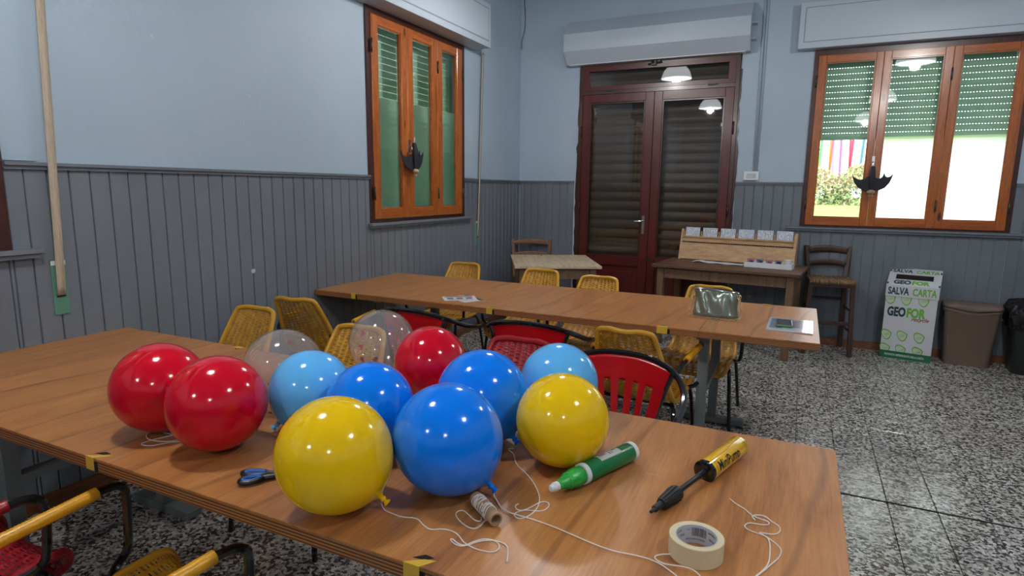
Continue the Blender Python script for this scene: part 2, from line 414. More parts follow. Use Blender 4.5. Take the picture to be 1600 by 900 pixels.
# floor tiles
def tile_mesh():
    mb = MB(); h = .0985; k = .0968; z0 = -.006
    a = [mb.bm.verts.new((x * h, y * h, z0)) for x, y in ((-1, -1), (1, -1), (1, 1), (-1, 1))]
    t_ = [mb.bm.verts.new((x * (h), y * (h), -.0012)) for x, y in ((-1, -1), (1, -1), (1, 1), (-1, 1))]
    q = [mb.bm.verts.new((x * k, y * k, 0)) for x, y in ((-1, -1), (1, -1), (1, 1), (-1, 1))]
    for A, B in ((a, t_), (t_, q)):
        for i in range(4): mb.bm.faces.new((A[i], A[(i + 1) % 4], B[(i + 1) % 4], B[i]))
    mb.bm.faces.new(q)
    me = bpy.data.meshes.new('tile'); mb.bm.to_mesh(me); mb.bm.free(); me.materials.append(M['terrazzo']); return me
TM = tile_mesh(); tiles = []
cl = cam.location
def vis(x, y):
    d = Vector((x, y, 0)) - cl; z = d.dot(_f)
    if z < .3: return None
    u = 800 + 938.8 * d.dot(_r2) / z; v = 450 - 938.8 * d.dot(_u2) / z
    if not (-60 < u < 1660 and -60 < v < 960): return None
    k = (cl.z - .751) / cl.z; px, py = cl.x + (x - cl.x) * k, cl.y + (y - cl.y) * k
    if 0 < px < 3.1 and -5.53 < py < -4.6: return None
    if 0 < px < 3.1 and -3.31 < py < -2.37: return None
    return d.length
xs = [3.045 + .2 * (i) + .1 for i in range(-16, 14)]; ys = [-3.22 + .2 * j + .1 for j in range(-37, 17)]
for x in xs:
    for y in ys:
        if -.1 < x < RX and RY < y < .1: tiles.append((x, y, vis(x, y)))
seen = sorted([t for t in tiles if t[2]], key=lambda t: t[2])[:300]
ss = set((t[0], t[1]) for t in seen)
rest = bmesh.new()
for x, y, d in tiles:
    if (x, y) in ss:
        o = bpy.data.objects.new('floor_tile', TM); COL.objects.link(o); o.parent = floor; o.location = (x, y, random.uniform(-.0003, .0003))
    else:
        n0 = len(rest.verts); rest.from_mesh(TM); rest.verts.ensure_lookup_table()
        for v in rest.verts[n0:]: v.co.x += x; v.co.y += y
me = bpy.data.meshes.new('floor_tiles'); rest.to_mesh(me); rest.free(); me.materials.append(M['terrazzo'])
o = link('distant_floor_tiles', me, floor); o['kind'] = 'stuff'
o = MB().box((4.4, -3.22, -.0005), (2.7, .013, .004)).build('joint_strip', M['dark'], floor); o['label'] = 'dark expansion joint strip in the floor'

# wainscot boards
_bc = {}
def board_mesh(z0, z1, w=BP):
    k = (round(z0, 4), round(z1, 4), round(w, 4))
    if k in _bc: return _bc[k]
    mb = MB(); h = w / 2; g = .0022; c_ = .0035; d = .011
    prof = [(-h + g, 0), (-h + g, d - c_), (-h + g + c_, d), (h - g - c_, d), (h - g, d - c_), (h - g, 0)]
    # profile in (x, -y) ; extruded in z
    a = [mb.bm.verts.new((x, -y, z0)) for x, y in prof]; b_ = [mb.bm.verts.new((x, -y, z1)) for x, y in prof]
    for i in range(5): mb.bm.faces.new((a[i], a[i + 1], b_[i + 1], b_[i]))
    mb.bm.faces.new(a[::-1]); mb.bm.faces.new(b_)
    bmesh.ops.recalc_face_normals(mb.bm, faces=mb.bm.faces)
    me = bpy.data.meshes.new('board'); mb.bm.to_mesh(me); mb.bm.free(); me.materials.append(M['board']); _bc[k] = me; return me
def put_board(parent, pos, left, z0, z1, w=BP):
    me = board_mesh(z0, z1, w)
    o = bpy.data.objects.new('board', me); COL.objects.link(o); o.parent = parent
    if left: o.location = (0, pos, 0); o.rotation_euler = (0, 0, R(90))
    else: o.location = (pos, 0, 0)
ZB, ZT = .064, 1.505
# back wall
x = 2.968 + BP / 2
k0 = 0
def run(parent, left, edges, lo, hi, holes):
    for i in range(len(edges) - 1):
        a, b_ = edges[i], edges[i + 1]
        if b_ < lo or a > hi: continue
        a2, b2 = max(a, lo), min(b_, hi)
        if b2 - a2 < .02: continue
        cuts = sorted(set([a2, b2] + [h for hh in holes for h in hh[:2] if a2 < h < b2]))
        for c0, c1 in zip(cuts, cuts[1:]):
            if c1 - c0 < .006: continue
            mid = (c0 + c1) / 2; z = ZT
            for (h0, h1, hz) in holes:
                if h0 <= mid <= h1: z = hz
            if z > 0: put_board(parent, mid, left, ZB, z, c1 - c0)
eb = [2.968 + BP * (i - 34) for i in range(0, 66)]
run(wback, False, eb, .012, RX, [(D0 - .03, D1 + .02, 0), (W2[0], W2[1], 1.09)])
el = [-4.603 + .0882 * (i - 12) for i in range(0, 66)]
run(wleft, True, el, -5.62, -.012, [(W1[0], W1[1], 1.13), (W3[0], W3[1], 1.13)])
mb = MB()
for i in range(56):
    y = -5.62 - .0882 * (i + .5)
    if y > RY: mb.box((.006, y, (ZB + (1.13 if W3[0] < y < W3[1] else ZT)) / 2), (.011, .083, (1.13 if W3[0] < y < W3[1] else ZT) - ZB))
o = mb.build('distant_boards', M['board'], wleft); o['kind'] = 'stuff'
mb = MB()
for i in range(118): mb.box((RX - .006, -.05 - .0882 * i, (ZB + ZT) / 2), (.011, .083, ZT - ZB))
o = mb.build('boards', M['board'], wright); o['kind'] = 'stuff'
mb = MB()
for i in range(64): mb.box((.05 + .0882 * i, RY + .006, (ZB + ZT) / 2), (.083, .011, ZT - ZB))
o = mb.build('boards', M['board'], wfront); o['kind'] = 'stuff'
# cap mouldings
def cap(parent, left, a, b_):
    mb = MB()
    if left:
        mb.box((.011, (a + b_) / 2, 1.512), (.022, b_ - a, .016)); mb.box((.016, (a + b_) / 2, 1.527), (.032, b_ - a, .014))
    else:
        mb.box(((a + b_) / 2, -.011, 1.512), (b_ - a, .022, .016)); mb.box(((a + b_) / 2, -.016, 1.527), (b_ - a, .032, .014))
    mb.build('cap_moulding', M['board'], parent)
cap(wback, False, 0, D0 - .03); cap(wback, False, D1 + .02, W2[0] - .002); cap(wback, False, W2[1] + .002, RX)
cap(wleft, True, RY, W3[0]); cap(wleft, True, W3[1] + .002, W1[0] - .002); cap(wleft, True, W1[1] + .002, 0)
# baseboards
def skirt(name, c_, d, lab=None):
    mb = MB().box(c_, d); mb.box((c_[0], c_[1], .066), (d[0] * (.7 if d[0] < .1 else 1), d[1] * (.7 if d[1] < .1 else 1), .006))
    struct(name, mb, M['baseb'], lab)
skirt('baseboard_left', (.009, RY / 2, .032), (.018, -RY, .064), 'brown wooden baseboard along the side wall')
skirt('baseboard_back', ((D1 + RX) / 2, -.009, .032), (RX - D1, .018, .064), 'brown wooden baseboard under the window')
skirt('baseboard_back', (D0 / 2, -.009, .032), (D0, .018, .064), 'brown wooden baseboard left of the door')
skirt('baseboard_right', (RX - .009, RY / 2, .032), (.018, -RY, .064))

# ------------------------------------------------------------------ windows
def slat_open(Wd, green=True, pitch=.053, hole=.010, step=.022):
    mb = MB(); n = 6; H = pitch - .0044
    def fn(u, v): return Vector((u * Wd, -.006 * math.sin(math.pi * v), v * H))
    mb.grid(fn, 1, n)
    def fb(u, v): return Vector((u * Wd, .004, v * H))
    mb.grid(fb, 1, 1)
    k = int(Wd / step)
    for i in range(k + 1): 
        x = i * step; w = step - hole
        mb.box((min(x + w / 2, Wd - w / 2), .001, H + .0022), (w, .006, .0046))
    bmesh.ops.recalc_face_normals(mb.bm, faces=mb.bm.faces)
    me = bpy.data.meshes.new('slat'); mb.bm.to_mesh(me); mb.bm.free(); me.materials.append(M['green']); return me
def slat_closed(Wd, mat, pitch=.053, bulge=.006):
    mb = MB()
    mb.grid(lambda u, v: Vector((u * Wd, -bulge * math.sin(math.pi * min(1, v * 1.12)) if v < .9 else .002, v * pitch)), 1, 8)
    mb.grid(lambda u, v: Vector((u * Wd, .005, v * pitch)), 1, 1)
    me = bpy.data.meshes.new('slat'); mb.bm.to_mesh(me); mb.bm.free(); me.materials.append(mat); return me
def window(name, label, origin, rz, Wd, z0, z1, panes, gz, film_top, films, film_mat_, shut_bottom, slit_from, sash_edges, handle_x, so=(.12, .10)):
    w = link(name, None, None, origin, (0, 0, rz)); w['kind'] = 'structure'; w['label'] = label
    # outer frame
    mb = MB(); t_ = .045
    mb.box((t_ / 2, .02, (z0 + z1) / 2), (t_, .07, z1 - z0)); mb.box((Wd - t_ / 2, .02, (z0 + z1) / 2), (t_, .07, z1 - z0))
    mb.box((Wd / 2, .02, z1 - .025), (Wd - 2 * t_, .07, .05)); mb.box((Wd / 2, .02, z0 + .0125), (Wd - 2 * t_, .07, .025))
    mb.build('window_frame', M['dframe'], w)
    gz0, gz1 = gz
    for i, ((a, b_), (ea, eb_)) in enumerate(zip(panes, sash_edges)):
        sm = MB(); zt, zb = gz1 + .065, gz0 - .075
        sm.box(((ea + a) / 2, -.005, (zt + zb) / 2), (a - ea, .045, zt - zb), ch=.003)
        sm.box(((b_ + eb_) / 2, -.005, (zt + zb) / 2), (eb_ - b_, .045, zt - zb), ch=.003)
        s_ = sm.build('sash', M['orange'], w)
        rm = MB(); rm.box(((a + b_) / 2, -.004, gz1 + .0325), (b_ - a, .041, .065), ch=.002); rm.box(((a + b_) / 2, -.004, gz0 - .0375), (b_ - a, .041, .075), ch=.002)
        rm.build('rail', M['orangex'], s_)
        bd = MB(); q = .008
        for xx in (a + q / 2, b_ - q / 2): bd.box((xx, -.012, (gz0 + gz1) / 2), (q, .012, gz1 - gz0))
        for zz in (gz0 + q / 2, gz1 - q / 2): bd.box(((a + b_) / 2, -.012, zz), (b_ - a - 2 * q, .012, q))
        bd.build('glazing_bead', M['orangex'], s_)
        MB().grid(lambda u, v: Vector((a + (b_ - a) * u, .0, gz0 + (gz1 - gz0) * v)), 1, 1).build('pane', M['glass'], s_)
        if films[i]:
            MB().grid(lambda u, v: Vector((a + (b_ - a) * u, .004, gz0 + (film_top - gz0) * v)), 1, 1).build('frosted_film', film_mat_, s_)
    for hx in (sash_edges[0][0] - .006, (sash_edges[1][1] + sash_edges[2][0]) / 2, sash_edges[2][1] + .006):
        for hz in (gz0 + .12, gz1 - .16):
            hm = MB(); hm.tube([(hx, -.034, hz - .05), (hx, -.034, hz + .05)], .007, 8); hm.box((hx, -.028, hz), (.02, .004, .085))
            hm.build('hinge', M['hinge'], w)
    # handle at the meeting stile
    hm = MB(); hz = gz0 + .5
    hm.box((handle_x, -.032, hz), (.022, .01, .10)); hm.tube(chaikin([(handle_x, -.035, hz), (handle_x, -.06, hz), (handle_x, -.066, hz - .02), (handle_x, -.066, hz - .09)], 1), .008, 8)
    hm.build('handle', M['chrome'], w)
    # sill
    sc_, sw_ = (Wd + so[1] - so[0]) / 2, Wd + so[0] + so[1]; sl = MB(); sl.box((sc_, -.022, z0 - .012), (sw_, .06, .02), ch=.002); sl.box((sc_, -.017, z0 - .031), (sw_ - .02, .045, .018))
    sl.build('sill', M['board'], w)
    # roller shutter
    sh = MB(); 
    for xx in (.012, Wd - .012): sh.box((xx, .15, (z0 + z1) / 2), (.024, .03, z1 - z0))
    sh.box((Wd / 2, .15, shut_bottom + .006), (Wd - .05, .014, .012))
    sh = sh.build('roller_shutter', M['green'], w)
    o_ = slat_open(Wd - .05); c_ = slat_closed(Wd - .05, M['green'])
    z = shut_bottom + .012
    while z < z1:
        o = bpy.data.objects.new('slat', o_ if z > slit_from - .03 else c_); COL.objects.link(o); o.parent = sh; o.location = (.025, .15, z); z += .053
    return w
o2 = W2[0]
win2 = window('window_2', 'three-sash orange wood window with half-raised green shutter and bright frosted lower panes', (W2[0], 0, 0), 0, W2[1] - W2[0], W2[2], W2[3],
    [(3.06 - o2, 3.447 - o2), (3.563 - o2, 3.948 - o2), (4.07 - o2, 4.449 - o2)], (1.215, 2.597), 1.935, (0, 1, 1), M['film'], 1.925, 0,
    [(2.995 - o2, 3.504 - o2), (3.506 - o2, 4.008 - o2), (4.010 - o2, 4.515 - o2)], 3.505 - o2)
o1 = W1[0]
win1 = window('window_1', 'three-sash orange wood window with closed green shutter on the side wall', (0, W1[0], 0), R(90), W1[1] - W1[0], W1[2], W1[3],
    [(-2.577 - o1, -2.290 - o1), (-2.131 - o1, -1.844 - o1), (-1.687 - o1, -1.433 - o1)], (1.277, 2.630), 2.12, (1, 1, 1), M['film2'], 1.19, 1.75,
    [(-2.655 - o1, -2.211 - o1), (-2.209 - o1, -1.766 - o1), (-1.764 - o1, -1.345 - o1)], -2.21 - o1, (.03, .10))
o3 = W3[0]
win3 = window('window_3', 'orange wood window on the side wall cut off by the left picture edge', (0, W3[0], 0), R(90), W3[1] - W3[0], W3[2], W3[3],
    [(-6.31 - o3, -6.02 - o3), (-5.87 - o3, -5.58 - o3), (-5.42 - o3, -5.15 - o3)], (1.277, 2.630), 2.12, (1, 1, 1), M['film2'], 1.19, 1.75,
    [(-6.385 - o3, -5.946 - o3), (-5.944 - o3, -5.501 - o3), (-5.499 - o3, -5.075 - o3)], -5.945 - o3)

# ------------------------------------------------------------------ door
dr = link('door_1', None); dr['kind'] = 'structure'; dr['label'] = 'dark red double door with glass over a closed brown shutter and a transom'
mb = MB()
FX0, FX1 = .715, 2.325
mb.box((FX0 + .0175, .02, 1.37), (.035, .09, 2.74)); mb.box((FX1 - .0175, .02, 1.37), (.035, .09, 2.74)); mb.box(((FX0 + FX1) / 2, .02, 2.72), (FX1 - FX0 - .07, .09, .035)); mb.box(((FX0 + FX1) / 2, .02, 2.455), (FX1 - FX0 - .07, .09, .035))
mb.build('door_frame', M['dframe'], dr)
def leaf(x0, x1, gx0, gx1):
    m_ = MB(); z0, z1 = .03, 2.435
    m_.box(((x0 + gx0) / 2, -.005, (z0 + z1) / 2), (gx0 - x0, .045, z1 - z0), ch=.003); m_.box(((x1 + gx1) / 2, -.005, (z0 + z1) / 2), (x1 - gx1, .045, z1 - z0), ch=.003)
    for a, b_ in ((z0, .12), (.63, .735), (2.35, z1)): m_.box(((gx0 + gx1) / 2, -.005, (a + b_) / 2), (gx1 - gx0, .045, b_ - a), ch=.003)
    l = m_.build('door_leaf', M['door'], dr)
    p_ = MB(); p_.box(((gx0 + gx1) / 2, .005, .375), (gx1 - gx0, .015, .51)); p_.box(((gx0 + gx1) / 2, -.006, .375), (gx1 - gx0 - .12, .014, .39), ch=.006)
    p_.build('lower_panel', M['door'], l)
    bd = MB(); q = .014
    for xx in (gx0 + q / 2, gx1 - q / 2): bd.box((xx, -.012, 1.5425), (q, .014, 1.615))
    for zz in (.742, 2.343): bd.box(((gx0 + gx1) / 2, -.012, zz), (gx1 - gx0 - 2 * q, .014, q))
    bd.build('glazing_bead', M['dframe'], l)
    MB().grid(lambda u, v: Vector((gx0 + (gx1 - gx0) * u, 0.004, .735 + 1.615 * v)), 1, 1).build('pane', M['dglass'], l)
    return l
l1 = leaf(.752, 1.517, .835, 1.428); l2 = leaf(1.52, 2.288, 1.602, 2.205)
m_ = MB(); m_.box((.785, -.005, 2.592), (.065, .045, .235)); m_.box((2.256, -.005, 2.592), (.065, .045, .235)); m_.box((1.52, -.005, 2.69), (1.41, .045, .04)); m_.box((1.52, -.005, 2.495), (1.41, .045, .042))
tr_ = m_.build('transom_sash', M['door'], dr)
MB().grid(lambda u, v: Vector((.817 + 1.406 * u, .004, 2.516 + .154 * v)), 1, 1).build('pane', M['dglass'], tr_)
hm = MB(); hm.box((1.462, -.031, 1.08), (.028, .008, .19)); hm.tube(chaikin([(1.462, -.03, 1.12), (1.462, -.065, 1.12), (1.44, -.072, 1.12), (1.375, -.072, 1.117)], 1), .0075, 8)
o = hm.build('door_handle', M['chrome'], l1); o['label'] = 'chrome lever handle'
hm = MB(); hm.box((1.535, -.03, .705), (.14, .012, .018)); hm.build('bolt', M['rubber'], l2)
for hx, hz in ((.745, 2.05), (.745, 1.25), (.745, .45), (2.297, 2.05), (2.297, 1.25), (2.297, .45)):
    MB().tube([(hx, -.034, hz - .06), (hx, -.034, hz + .06)], .008, 8).build('hinge', M['dframe'], dr)
hm = MB(); hm.box((1.50, -.04, 2.712), (.05, .03, .05)); hm.tube([(1.44, -.045, 2.70), (1.58, -.045, 2.715)], .008, 6); hm.sph((1.49, -.06, 2.72), .016, 8, 6); hm.box((1.55, -.045, 2.725), (.03, .02, .02))
hm.build('transom_latch', M['rubber'], dr)
for hx in (1.03, 2.08): MB().box((hx, -.034, 2.47), (.09, .012, .016)).build('transom_hinge', M['rubber'], dr)
sh = MB(); sh.box((D0 + .02, .13, 1.37), (.03, .04, 2.74)); sh.box((D1 - .02, .13, 1.37), (.03, .04, 2.74)); sh = sh.build('roller_shutter', M['dshut'], dr)
cm = slat_closed(D1 - D0 - .07, M['dshut'], .1, .012)
for i in range(27):
    o = bpy.data.objects.new('slat', cm); COL.objects.link(o); o.parent = sh; o.location = (D0 + .035, .13, .02 + .1 * i)
# ragged dark plaster gap beside door
mb = MB(); n = 40
for sx, xx in ((-1, FX0), (1, FX1)):
    pts = []
    for i in range(n + 1): pts.append((xx + sx * (.008 + .016 * random.random() + (.012 if i < 30 else 0)), 2.6 * i / n))
    poly = [(xx - sx * .002, 0)] + pts + [(xx - sx * .002, 2.6)]
    mb.prism(poly, 0, .004, Matrix(((1, 0, 0, 0), (0, 0, -1, -.001), (0, 1, 0, 0), (0, 0, 0, 1))))
mb.build('rough_plaster_edge', M['dframe'], dr)

# ------------------------------------------------------------------ shutter cassettes, cords, switch
def cassette(label, x0, x1, z0, z1, depth, loc=(0, 0, 0), rz=0.):
    t_ = thing('shutter_box', label, 'shutter box', loc, rz)
    mb = MB(); mb.box(((x0 + x1) / 2, -depth / 2, (z0 + z1) / 2), (x1 - x0, depth, z1 - z0), ch=.003)
    mb.build('housing', M['white'], t_)
    gm = MB(); a, b_, c_, d_ = x0 + .045, x1 - .045, z0 + .055, z1 - .045; g = .004
    for cc, dd in ((((a + b_) / 2, -depth, c_), (b_ - a, .003, g)), (((a + b_) / 2, -depth, d_), (b_ - a, .003, g)), ((a, -depth, (c_ + d_) / 2), (g, .003, d_ - c_)), ((b_, -depth, (c_ + d_) / 2), (g, .003, d_ - c_))):
        gm.box(cc, dd)
    gm.build('lid_groove', M['board'], t_)
    lm = MB(); lm.box(((a + b_) / 2, -depth - .002, (c_ + d_) / 2), (b_ - a - .012, .004, d_ - c_ - .012), ch=.001); lm.build('lid', M['white'], t_)
    return t_
cassette('long white shutter box above the window at the right', 2.812, 4.72, 2.716, 3.108, .12)
cassette('white shutter box above the side window with closed shutter', -2.87, -1.105, 2.745, 3.13, .20, (0, 0, 0), R(90))
cassette('white shutter box above the far left window', -6.6, -4.9, 2.745, 3.13, .20, (0, 0, 0), R(90))
t_ = thing('shutter_box', 'white faceted shutter box above the dark red door', 'shutter box')
prof = [(0, 3.19), (-.06, 3.18), (-.20, 3.03), (-.20, 2.86), (-.10, 2.742), (0, 2.742)]
T = Matrix(((0, 0, 1, 0), (1, 0, 0, 0), (0, 1, 0, 0), (0, 0, 0, 1)))
MB().prism(prof, .583, 2.408, T).build('housing', M['white'], t_)
for bz in (2.99, 2.85): MB().box((2.43, -.05, bz), (.045, .1, .012)).build('bracket', M['white'], t_)
MB().box((1.49, -.06, 2.7385), (1.75, .09, .006)).build('lip', M['whitep'], t_)

def strap(label, y, z0, z1, yt=None, out=.03, w=.035):
    t_ = thing('shutter_strap', label, 'shutter strap')
    yt = y if yt is None else yt
    mb = MB(); P = [Vector((out + .01, yt, z1)), Vector((out, y, z0 + .1)), Vector((out - .008, y, z0))]
    def fn(u, v):
        i = 0 if v < .9 else 1; q = v / .9 if i == 0 else (v - .9) / .1
        p = P[i].lerp(P[i + 1], q); return p + Vector((0, (u - .5) * w, 0))
    mb.grid(fn, 1, 20); o = mb.build('webbing', M['strap'], t_); s = o.modifiers.new('s', 'SOLIDIFY'); s.thickness = .002
    pm = MB(); pm.box((.014, y, z0 + .035), (.006, .062, .245), ch=.001); pm.box((.018, y, z0 - .025), (.003, .008, .010)); 
    pl_ = pm.build('wall_plate', M['gplate'], t_)
    MB().box((.0185, y, z0 - .002), (.004, .035, .012)).build('strap_slot', M['dark'], pl_)
    MB().box((.0175, y, z0 + .145), (.002, .058, .02)).build('plate_top', M['whitep'], pl_)
strap('wide beige shutter strap hanging to a green wall plate at the left', -4.866, .955, 2.745, -4.815)
strap('thin beige shutter strap hanging beside the side window near the corner', -1.03, .96, 2.745, -.955, .03, .03)
t_ = thing('light_switch', 'white three-button switch plate on the wainscot cap beside the door', 'switch')
mb = MB(); mb.box((2.493, -.014, 1.592), (.14, .028, .085), ch=.004); mb.build('cover', M['whitep'], t_)
for dx in (-.03, 0, .03): MB().box((2.493 + dx, -.03, 1.592), (.024, .006, .045), ch=.001).build('button', M['white'], t_)
t_ = MB(); t_.tube([(2.512, -.012, 1.635), (2.50, -.012, RZ - .005)], .009, 6); t_.tube([(2.54, -.010, 1.635), (2.528, -.010, RZ - .005)], .007, 6)
tag(t_.build('cable_conduit', M['paint']), 'pair of painted conduits running up the wall from the switch', 'conduit')
t_ = MB().tube(chaikin([(.02, -.012, RZ - .005), (.035, -.012, 3.5), (.055, -.015, 3.3), (.05, -.014, 3.16), (.012, -.012, 3.07), (.012, -.012, 2.97)], 2), .0035, 6)
tag(t_.build('cable', M['rubber']), 'thin dark cable hanging loose in the room corner near the top', 'cable')

# ------------------------------------------------------------------ ceiling lamps
M['shade'] = plain('white_glowing_shade', hexc(235, 238, 242), .3)
_p = M['shade'].node_tree.nodes['Principled BSDF']; _p.inputs['Emission Color'].default_value = (.93, .97, 1, 1); _p.inputs['Emission Strength'].default_value = SHADE_E
M['bulb'] = plain('lamp_bulb', (1, 1, 1, 1), .3)
_p = M['bulb'].node_tree.nodes['Principled BSDF']; _p.inputs['Emission Color'].default_value = (1, .98, .95, 1); _p.inputs['Emission Strength'].default_value = 10.0
LD = bpy.data.lights.new('pendant_light', 'POINT'); LD.energy = LAMP_W; LD.shadow_soft_size = .05; LD.color = (1, .975, .94)
def lamp0():
    t_ = thing('pendant_lamp', 'x', 'lamp')
    MB().tube([(0, 0, .17), (0, 0, RZ - 2.92)], .005, 6).build('cord', M['rubber'], t_)
    MB().lathe([(.045, .19), (.06, .175), (.12, .15), (.165, .10), (.19, .04), (.2, 0), (.195, 0), (.185, .04), (.16, .095), (.115, .142), (.05, .165)], 32).build('shade', M['shade'], t_)
    MB().lathe([(.0, .205), (.03, .20), (.045, .185), (.045, .16), (0, .15)], 16).build('cap', M['chrome'], t_)
    MB().sph((0, 0, .09), .04, 12, 8).build('bulb', M['bulb'], t_)
    l = link('lamp_light', LD, t_, (0, 0, -.035)); return t_
L0 = lamp0(); first = True
where = {0: 'nearest the door wall', 1: 'over the middle of the room', 2: 'at the back of the room behind the camera'}
for i, y in enumerate((-2.15, -5.4, -8.6)):
    for j, x in enumerate((1.3, 4.0)):
        o = L0 if first else copy_tree(L0); first = False
        o.location = (x, y, 2.92); o['group'] = 'white dome pendant lamps'
        o['label'] = 'white dome lamp ' + where[i] + (', left one' if j == 0 else ', right one')

# ------------------------------------------------------------------ tables
TZ = .751
def big_table(label, x0, x1, y0, y1, panels, notches):
    t_ = thing('trestle_table', label, 'table', (0, 0, 0))
    th = .035; e = .002
    for a, b_ in panels:
        mb = MB(); mb.box(((a + b_) / 2, (y0 + y1) / 2, TZ - .001 - e), (b_ - a - .0012, y1 - y0, .006), ch=.0008)
        mb.build('tabletop', M['top'], t_)
        mb = MB(); mb.box(((a + b_) / 2, (y0 + y1) / 2, TZ - th / 2 - .004), (b_ - a - .0012, y1 - y0 - .0006, th - .006))
        mb.build('plywood_core', M['ply'], t_)
    for xx in (x0 + .48, x1 - .54):
        for yy in (y0 + .19, y1 - .19):
            mb = MB(); mb.box((xx, yy, (TZ - th) / 2 + .01), (.05, .05, TZ - th - .03)); mb.box((xx, yy, .028), (.38, .07, .035), ch=.003); mb.build('leg', M['steel'], t_)
        mb = MB(); mb.box((xx, (y0 + y1) / 2, .395), (.055, y1 - y0 - .43, .03)); mb.box((xx, (y0 + y1) / 2, TZ - th - .015), (.05, y1 - y0 - .12, .02)); mb.build('crossbar', M['steel'], t_)
    for (xx, far, wdt, sk) in notches:
        s = 1 if far else -1; ye = y1 if far else y0   # y0 = near edge
        mb = MB()
        P = [(xx - wdt / 2, ye + s * .0008), (xx + wdt / 2, ye + s * .0008), (xx + wdt / 2 + sk, ye - s * .028), (xx - wdt / 2 + sk + .012, ye - s * .022)]
        mb.prism(P, TZ - .0005, TZ + .0012)
        mb.box((xx, ye + s * .0012, TZ - .017), (wdt, .0016, .036)); mb.build('tape_patch', M['tapey'], t_)
        MB().box((xx + wdt / 2 + .006, ye + s * .0006, TZ - .022), (.012, .0016, .026)).build('edge_notch', M['dark'], t_); mb = MB(); mb.prism([(xx - wdt / 2 + .008, ye - s * .018), (xx - wdt / 2 + .026, ye - s * .036), (xx + wdt / 2 + sk * .5, ye - s * .034), (xx + wdt / 2, ye - s * .022)], TZ - .0005, TZ + .0008) ; mb.build('edge_notch', M['dark'], t_)
    return t_
big_table('long brown plywood table in front, under the balloons', .012, 3.108, -5.531, -4.593, [(.012, 3.108)], [(1.362, False, .034, .03), (2.365, False, .036, .02), (.808, True, .04, -.01)])
big_table('long brown plywood table behind, holding the handbag', .012, 3.097, -3.31, -2.37, [(.012, .60), (.60, 2.55), (2.55, 3.097)], [(.345, False, .035, .01), (1.358, False, .04, .02), (2.367, False, .055, .0), (2.817, True, .05, 0)])

# ------------------------------------------------------------------ wicker chairs
SP = [(.238, .335, .165), (.262, .36, .185), (.262, .395, .20), (.23, .418, .207), (.10, .405, .212), (-.05, .395, .21), (-.14, .405, .205), (-.195, .46, .195), (-.235, .55, .18), (-.28, .65, .163), (-.33, .745, .145), (-.352, .79, .132)]
SP = [(a, b, c_ ) for a, b, c_ in SP]
def cr(t):
    n = len(SP) - 1; x = t * n; i = min(int(x), n - 1); f_ = x - i
    P = [Vector(SP[max(0, min(n, i + k))]) for k in (-1, 0, 1, 2)]
    return .5 * ((2 * P[1]) + (-P[0] + P[2]) * f_ + (2 * P[0] - 5 * P[1] + 4 * P[2] - P[3]) * f_ ** 2 + (-P[0] + 3 * P[1] - 3 * P[2] + P[3]) * f_ ** 3)
def shellp(u, v, nrm=False):
    # u -1..1, v 0..1
    s = cr(v); hw = s.z
    if v > .93: hw *= math.sqrt(max(0, 1 - ((v - .93) / .07) ** 2)) * .28 + .72
    s2 = cr(min(1, v + .01)); s1 = cr(max(0, v - .01)); ty, tz = s2.x - s1.x, s2.y - s1.y; L = math.hypot(ty, tz) or 1
    ny, nz = tz / L, -ty / L      # points forward/up
    if ny * 1 + nz * 1 < 0: ny, nz = -ny, -nz
    sag = -.022 * (1 - u * u) if .1 < v else -.01 * (1 - u * u)
    return Vector((u * hw, s.x + ny * sag, s.y + nz * sag)), Vector((0, ny, nz))
ROWS, STK = 126, 10
def shell_mesh(mat):
    mb = MB()
    def fn(u, v):
        p, n = shellp(u * 2 - 1, v)
        w = math.sin(math.pi * STK * u + (math.pi * (int(v * ROWS) % 2))) * abs(math.sin(math.pi * ROWS * v))
        rib = abs(math.sin(math.pi * STK * u + math.pi / 2)) ** 6
        return p + n * (.0022 * w + .003 * rib)
    mb.grid(fn, 60, ROWS * 3, uv=True)
    o = mb.build('seat_and_back', mat, recalc=False); return o
